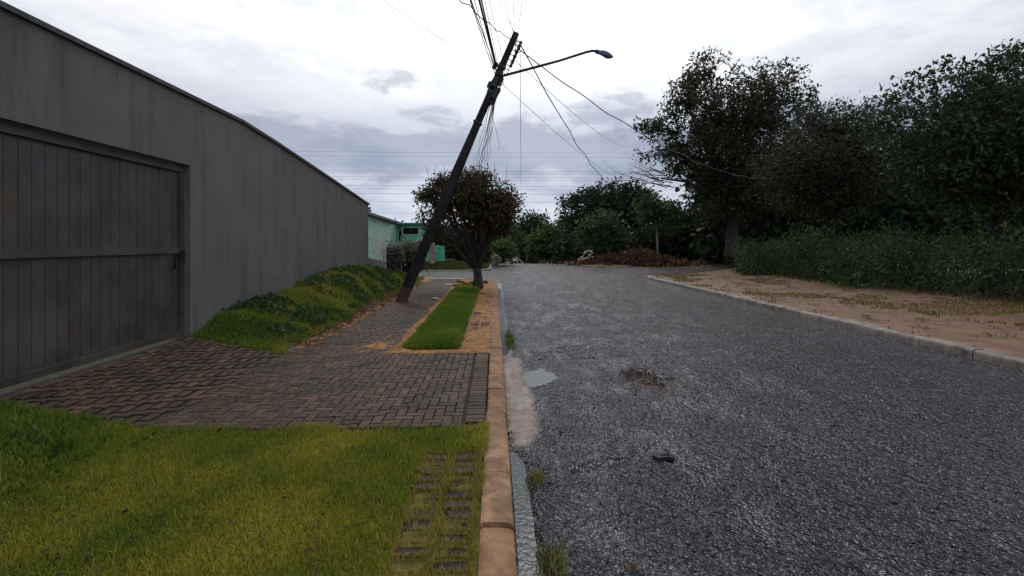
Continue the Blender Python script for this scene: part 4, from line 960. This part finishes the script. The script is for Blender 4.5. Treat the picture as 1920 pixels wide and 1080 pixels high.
# straps, brackets and splice boxes
for py_, h_ in ((128, .10), (142, .14), (160, .10), (176, .10), (232, .05)):
    u = s_of(py_); w_ = .008 if py_ < 180 else .026; mb = MB(); q = [tuple(pp(u+dz, a*(.084+w_), b*(.068+w_))) for dz in (0, h_) for a, b in ((-1, -1), (1, -1), (1, 1), (-1, 1))]
    mb.add(q, [(3, 2, 1, 0), (4, 5, 6, 7)]+[(i, (i+1) % 4, (i+1) % 4+4, i+4) for i in range(4)]).build('clamp', m_black, pole)
def along_box(py_, a, b, size, name, m, tilt=0):
    c_ = pp(s_of(py_), a, b); ang = math.atan2(ax[0], ax[2])
    return MB().box(c_, size, ry=ang+tilt, rz=0, bev=min(size)*.25).build(name, m, pole)
along_box(128, -.16, -.02, (.10, .10, .17), 'transformer_box', m_black, .1)
MB().tube([pp(s_of(128), -.06), pp(s_of(128), -.15)], .015, 5).build('bracket', m_black, pole)
along_box(150, .13, -.04, (.08, .10, .22), 'cable_box', m_black, .05)
along_box(163, -.10, -.06, (.08, .10, .16), 'cable_box', m_black)
along_box(172, .14, -.06, (.13, .12, .30), 'splice_box', m_black, .1)
along_box(182, .13, .05, (.12, .14, .26), 'splice_box', m_black, -.1)
along_box(156, .02, -.13, (.11, .06, .26), 'splice_box', m_black)
for k in range(9):
    a0 = rng.uniform(125, 190); p0_ = pp(s_of(a0), rng.uniform(.02, .14), -.1); p1_ = pp(s_of(a0+rng.uniform(8, 28)), rng.uniform(.08, .22), -.08)
    MB().tube([p0_, (p0_+p1_)/2+rt*rng.uniform(.02, .10)+fr*-.05, p1_], .010, 4).build('cable_loop', m_cable, pole)
# street lamp arm and head
arm = [at(940, DP-.12, 143), at(960, DP-.16, 137.5), at(1000, DP-.2, 127), at(1050, DP-.25, 113.5), at(1098, DP-.3, 98), at(1110, DP-.3, 95.3), at(1118, DP-.3, 95.8), at(1126, DP-.3, 99.5)]
la = MB().tube(arm, [.034]*3+[.030]*5, 9).build('lamp_arm', m_black, pole, smooth=True)
h0, h1 = at(1121, DP-.3, 97.5), at(1149.5, DP-.3, 107.5); hv = h1-h0; hl_ = np.linalg.norm(hv); hv /= hl_
hs_ = np.cross(hv, (0, 0, 1.0)); hs_ /= np.linalg.norm(hs_); hu = np.cross(hs_, hv)
# the head is twisted so that its underside turns to the camera
tw = R_(-38); hs2 = hs_*math.cos(tw)+hu*math.sin(tw); hu2 = -hs_*math.sin(tw)+hu*math.cos(tw)
def headloft(t0, t1, wmax, up, dn, name, m, parent, shift=0):
    mb = MB(); n_ = 10; k_ = 12; vs = []
    for i in range(n_+1):
        u = i/n_; env = max(.12, math.sin(math.pi*(.12+.84*u))**.75) if t0 == 0 else max(.06, math.sin(math.pi*(.02+.96*u))**.6); c_ = h0+hv*hl_*(t0+(t1-t0)*u)+hu2*shift
        for j in range(k_):
            a = 2*math.pi*j/k_; vv = math.sin(a)*(up if math.sin(a) > 0 else dn)*env; vs.append(tuple(c_+hs2*math.cos(a)*wmax*env+hu2*vv))
    fs = [tuple(range(k_))[::-1], tuple(n_*k_+j for j in range(k_))]
    for i in range(n_):
        for j in range(k_): fs.append((i*k_+j, i*k_+(j+1) % k_, (i+1)*k_+(j+1) % k_, (i+1)*k_+j))
    return mb.add(vs, fs).build(name, m, parent, smooth=True)
lh = headloft(0, 1, .125, .085, .05, 'lamp_head', m_lamp, pole)
headloft(.30, .92, .085, .02, .045, 'lens', m_lens, lh, -.028)
MB().tube([h0-hv*.06, h0+hv*.05], [.05, .055], 8).build('collar', m_black, lh)

# ------------------------------------------------------------------ wires
def cable(A, B, sag, r, label, m=m_wire, group=None, n=26, wob=0.0, name='cable', sagv=(0, 0, -1)):
    A, B = np.array(A, float), np.array(B, float); pts = []
    for i in range(n+1):
        u = i/n; p = A+(B-A)*u+np.array(sagv)*sag*4*u*(1-u)
        if wob: p = p+np.array((math.sin(u*41+wob*9), math.cos(u*33+wob*5), math.sin(u*57+wob))) * .03*min(1, 6*u*(1-u))
        pts.append(p)
    return tag(MB().tube(pts, r, 5).build(name, m), label, 'cable', group)
def over(px, zr, d=-16.0, dl=.03): # attachment far behind the camera, on the line of poles
    return np.array((px, d, zr))
GW = 'telecom cables running overhead towards the camera'
a1 = pp(s_of(135), -.10, -.06); a2 = pp(s_of(128), -.16, -.05); a3 = pp(s_of(142), -.09, -.08)
def toward(px0, A, r, sag, lb, m=m_cable, dd=7.6):
    # straight continuation through the point seen at the picture's top edge
    q = at(px0, dd, 0); q[2] = A[2]-.22; B = A+(q-A)*6.2; B[2] = A[2]+.25
    return cable(A, B, sag, r, lb, m, GW, 34)
toward(888, a2, .021, .55, 'thickest black overhead cable meeting the pole at the small box')
toward(893, a2+np.array((.02, 0, .03)), .016, .60, 'black overhead cable twinned with the thickest one')
toward(872, a1, .011, .50, 'outermost left overhead cable reaching the pole above its clamp')
toward(877, a3, .009, .62, 'thin overhead cable just right of the outermost left one', m_wire)
toward(899, a2+np.array((.05, 0, .05)), .007, .5, 'thin grey overhead wire right of the thick cables', m_wire)
toward(905, pp(s_of(118), .0, -.06), .006, .5, 'thin grey overhead wire furthest right in the bundle over the pole', m_wire)
for dx_, dz_, r_, lb in ((-.03, -.08, .008, 'thin overhead cable hugging the thickest one on its left'), (.03, .01, .009, 'thin overhead cable hugging the thickest one on its right'), (.0, .09, .007, 'thin overhead cable crossing behind the twinned black ones')):
    toward(884+dx_*230, a2+np.array((dx_, .02, dz_)), r_, .48+dz_, lb)
GI = 'four thin wires from the insulators to the pole behind the camera'
for k, (px0, P_) in enumerate(zip((945, 954, 964, 972), INS)):
    q = at(px0, 10.0, 2); q[2] = 1.6+453/F*10.0; B = P_+(q-P_)*7; B[2] = P_[2]+.6
    cable(P_, B, .5, .0055, ['leftmost of the four thin wires above the pole top', 'second from left of the four thin wires above the pole top', 'third from left of the four thin wires above the pole top', 'rightmost of the four thin wires above the pole top'][k], m_wire, GI)
cable(pp(s_of(76), -.07), at(690, 6.0, -175), .12, .011, 'service wire sagging from the pole top up to the left', m_cable, None, 22, .3)
cable(pp(s_of(135), -.09, .05), at(560, 7.0, -115), .10, .0035, 'faint thin wire stretching left from the lamp arm clamp', m_wire)
e1 = at(1160, 44, 350); cable(INS[0], e1, .95, .017, 'slack wire dropping steeply from the pole top to the dark trees', m_cable, None, 40, .7)
e2 = at(1440, 27, 335); cable(INS[1]+np.array((0, 0, .02)), e2, .85, .015, 'slack wire drooping from the pole top across the big tree', m_wire, None, 40, .2)
cable(INS[3], at(1180, 46, 277), .5, .008, 'faint wire from the insulators towards the trees, higher of two', m_wire)
cable(pp(s_of(150), .1), at(1160, 42, 335), .3, .007, 'faint wire below the lamp arm towards the trees, lower of two', m_wire)
cable(INS[0]+np.array((0, .05, .05)), at(977, 62, 372), .1, .010, 'straight thin wire running away down the street right of the pole', m_wire)
pts = [INS[2], INS[2]+np.array((.18, .02, .12)), INS[0]+np.array((.30, .05, -.12)), at(1008, DP, 103), at(1013, DP, 118), at(1002, DP, 126), at(985, DP, 131)]
tag(MB().tube(pts, .006, 4).build('cable', m_wire), 'short loose loop of wire hanging beside the insulators', 'cable')
GH = 'slack cables hanging from the splice boxes over the street tree'
for k, (px0, py0, a, sg, r) in enumerate(((884, 338, .10, 1.5, .012), (888, 342, .13, 1.35, .010), (893, 338, .16, 1.2, .011), (900, 345, .18, 1.05, .008), (876, 344, .08, 1.62, .007), (908, 350, .20, .9, .006), (870, 340, .06, 1.75, .006))):
    cable(pp(s_of(176+k*2.5), a, -.03), at(px0, 40, py0), sg*.42, r, ['thickest slack cable of the bundle hanging from the splice boxes', 'slack cable lying just right of the thickest one in the hanging bundle', 'middle slack cable of the hanging bundle below the splice boxes', 'slack cable second from right in the hanging bundle', 'slack cable second from left in the hanging bundle', 'rightmost thin slack cable of the bundle hanging over the street tree', 'leftmost thin slack cable of the bundle hanging over the street tree'][k], m_cable, GH, 26, .1*k)
tag(MB().tube([pp(s_of(190), .2), at(924, DP+.5, 225), at(932, DP+1, 250), at(937, DP+1.2, 278)], .006, 4).build('cable', m_wire), 'single frayed wire end hanging right of the cable bundle', 'cable')
GF = 'distant power lines crossing behind the trees'
for py_, r in ((283, .018), (291, .016), (318, .022), (322, .018), (330, .022), (335, .018), (346, .02), (352, .018), (361, .022), (376, .018), (397, .018)):
    A, B = at(330, 72, py_-2), at(1620, 72, py_+3); k_ = (283, 291, 318, 322, 330, 335, 346, 352, 361, 376, 397).index(py_); cable(A, B, .25, r*.72, ['topmost', 'second highest', 'third highest', 'fourth highest', 'fifth highest', 'sixth highest', 'fifth lowest', 'fourth lowest', 'third lowest', 'second lowest', 'lowest'][k_]+' of the distant power lines crossing the sky behind the trees', m_wire, GF, 20)

# ------------------------------------------------------------------ small things in the road
def weed(px, py, n, h, lb, c1, c2, sp, sy=1.6):
    p = gnd(px, py); root = thing('weed_tuft', (p[0], p[1], -.01), lb, 'weed')
    x = p[0]+rng.normal(0, sp, n); y = p[1]+rng.normal(0, sp*sy, n)
    blades('blade_cluster', x, y, np.full(n, -.005), h, .006, lawn_tint(x, y, c1, c2, 5), None, lean=1.0, parent=root)
    mb = MB()
    for k in range(5):
        a = rng.uniform(0, 6.28); q = p+np.array((0, 0, -.01)); e = q+np.array((math.cos(a)*h*.8, math.sin(a)*h*.8, h*1.1)); mb.tube([q, (q+e)/2+np.array((0, 0, h*.35)), e], [.003, .0025, .001], 3, cap=False)
    mb.build('stalk', m_lf_tan, root); return root
weed(1006, 905, 260, .075, 'yellow green weed tuft growing at the head of the gutter stream', (.14, .15, .03), (.36, .32, .12), .022)
weed(1036, 1068, 190, .12, 'tall weed tuft beside the gutter at the bottom of the picture', (.12, .14, .03), (.36, .34, .12), .03)
weed(956, 637, 700, .07, 'low green weeds along the gutter past the driveway', (.07, .14, .02), (.20, .24, .04), .03, 12)
p = gnd(1243, 860)
poly = [(-.085, -.012), (-.05, -.030), (.0, -.022), (.04, -.034), (.088, -.016), (.080, .006), (.05, .010), (.01, .022), (-.03, .014), (-.07, .024)]
mb = MB(); n_ = len(poly)
mb.add([(p[0]+a, p[1]+b*1.3, .002) for a, b in poly]+[(p[0]+a*.94, p[1]+b*1.2, .024+.008*math.sin(a*60)) for a, b in poly], [tuple(range(n_))[::-1], tuple(range(n_, 2*n_))]+[(i, (i+1) % n_, (i+1) % n_+n_, i+n_) for i in range(n_)])
tag(mb.build('rubber_scrap', m_rubber), 'black torn scrap lying on the wet asphalt', 'scrap')
# broken asphalt crumbs round the pothole
mb = MB(); pc = gnd(1207, 708)
for k in range(46):
    a = random.uniform(0, 6.28); r = random.uniform(.6, 1.7); q = (pc[0]+math.cos(a)*.20*r, pc[1]+math.sin(a)*.17*r); sz = random.uniform(.010, .028)
    mb.box((q[0], q[1], float(road_h(np.array(q[0]), np.array(q[1])))+sz*.25), (sz*1.4, sz, sz*.8), rz=a*3, ry=random.uniform(-.5, .5), rx=random.uniform(-.5, .5), bev=sz*.2)
tag(mb.build('rubble', m_crumb), 'loose dark asphalt crumbs round the reddish pothole', 'rubble', kind='stuff')
p = gnd(1192, 1074); V, Fc = leaf_quads(np.repeat(np.array([[p[0], p[1], .02]]), 3, 0), .06, .04, flat=.7)
tag(fast_mesh('dead_leaf', V, Fc, m_lf_pile), 'single orange brown leaf on the asphalt at the bottom edge', 'leaf')
p = gnd(817, 561, .13)
tag(MB().box((p[0], p[1], .15), (.13, .2, .025), rz=.5, ry=.1, bev=.008).build('paper_scrap', m_white), 'pale scrap lying on the bricks right of the leaning pole', 'litter')
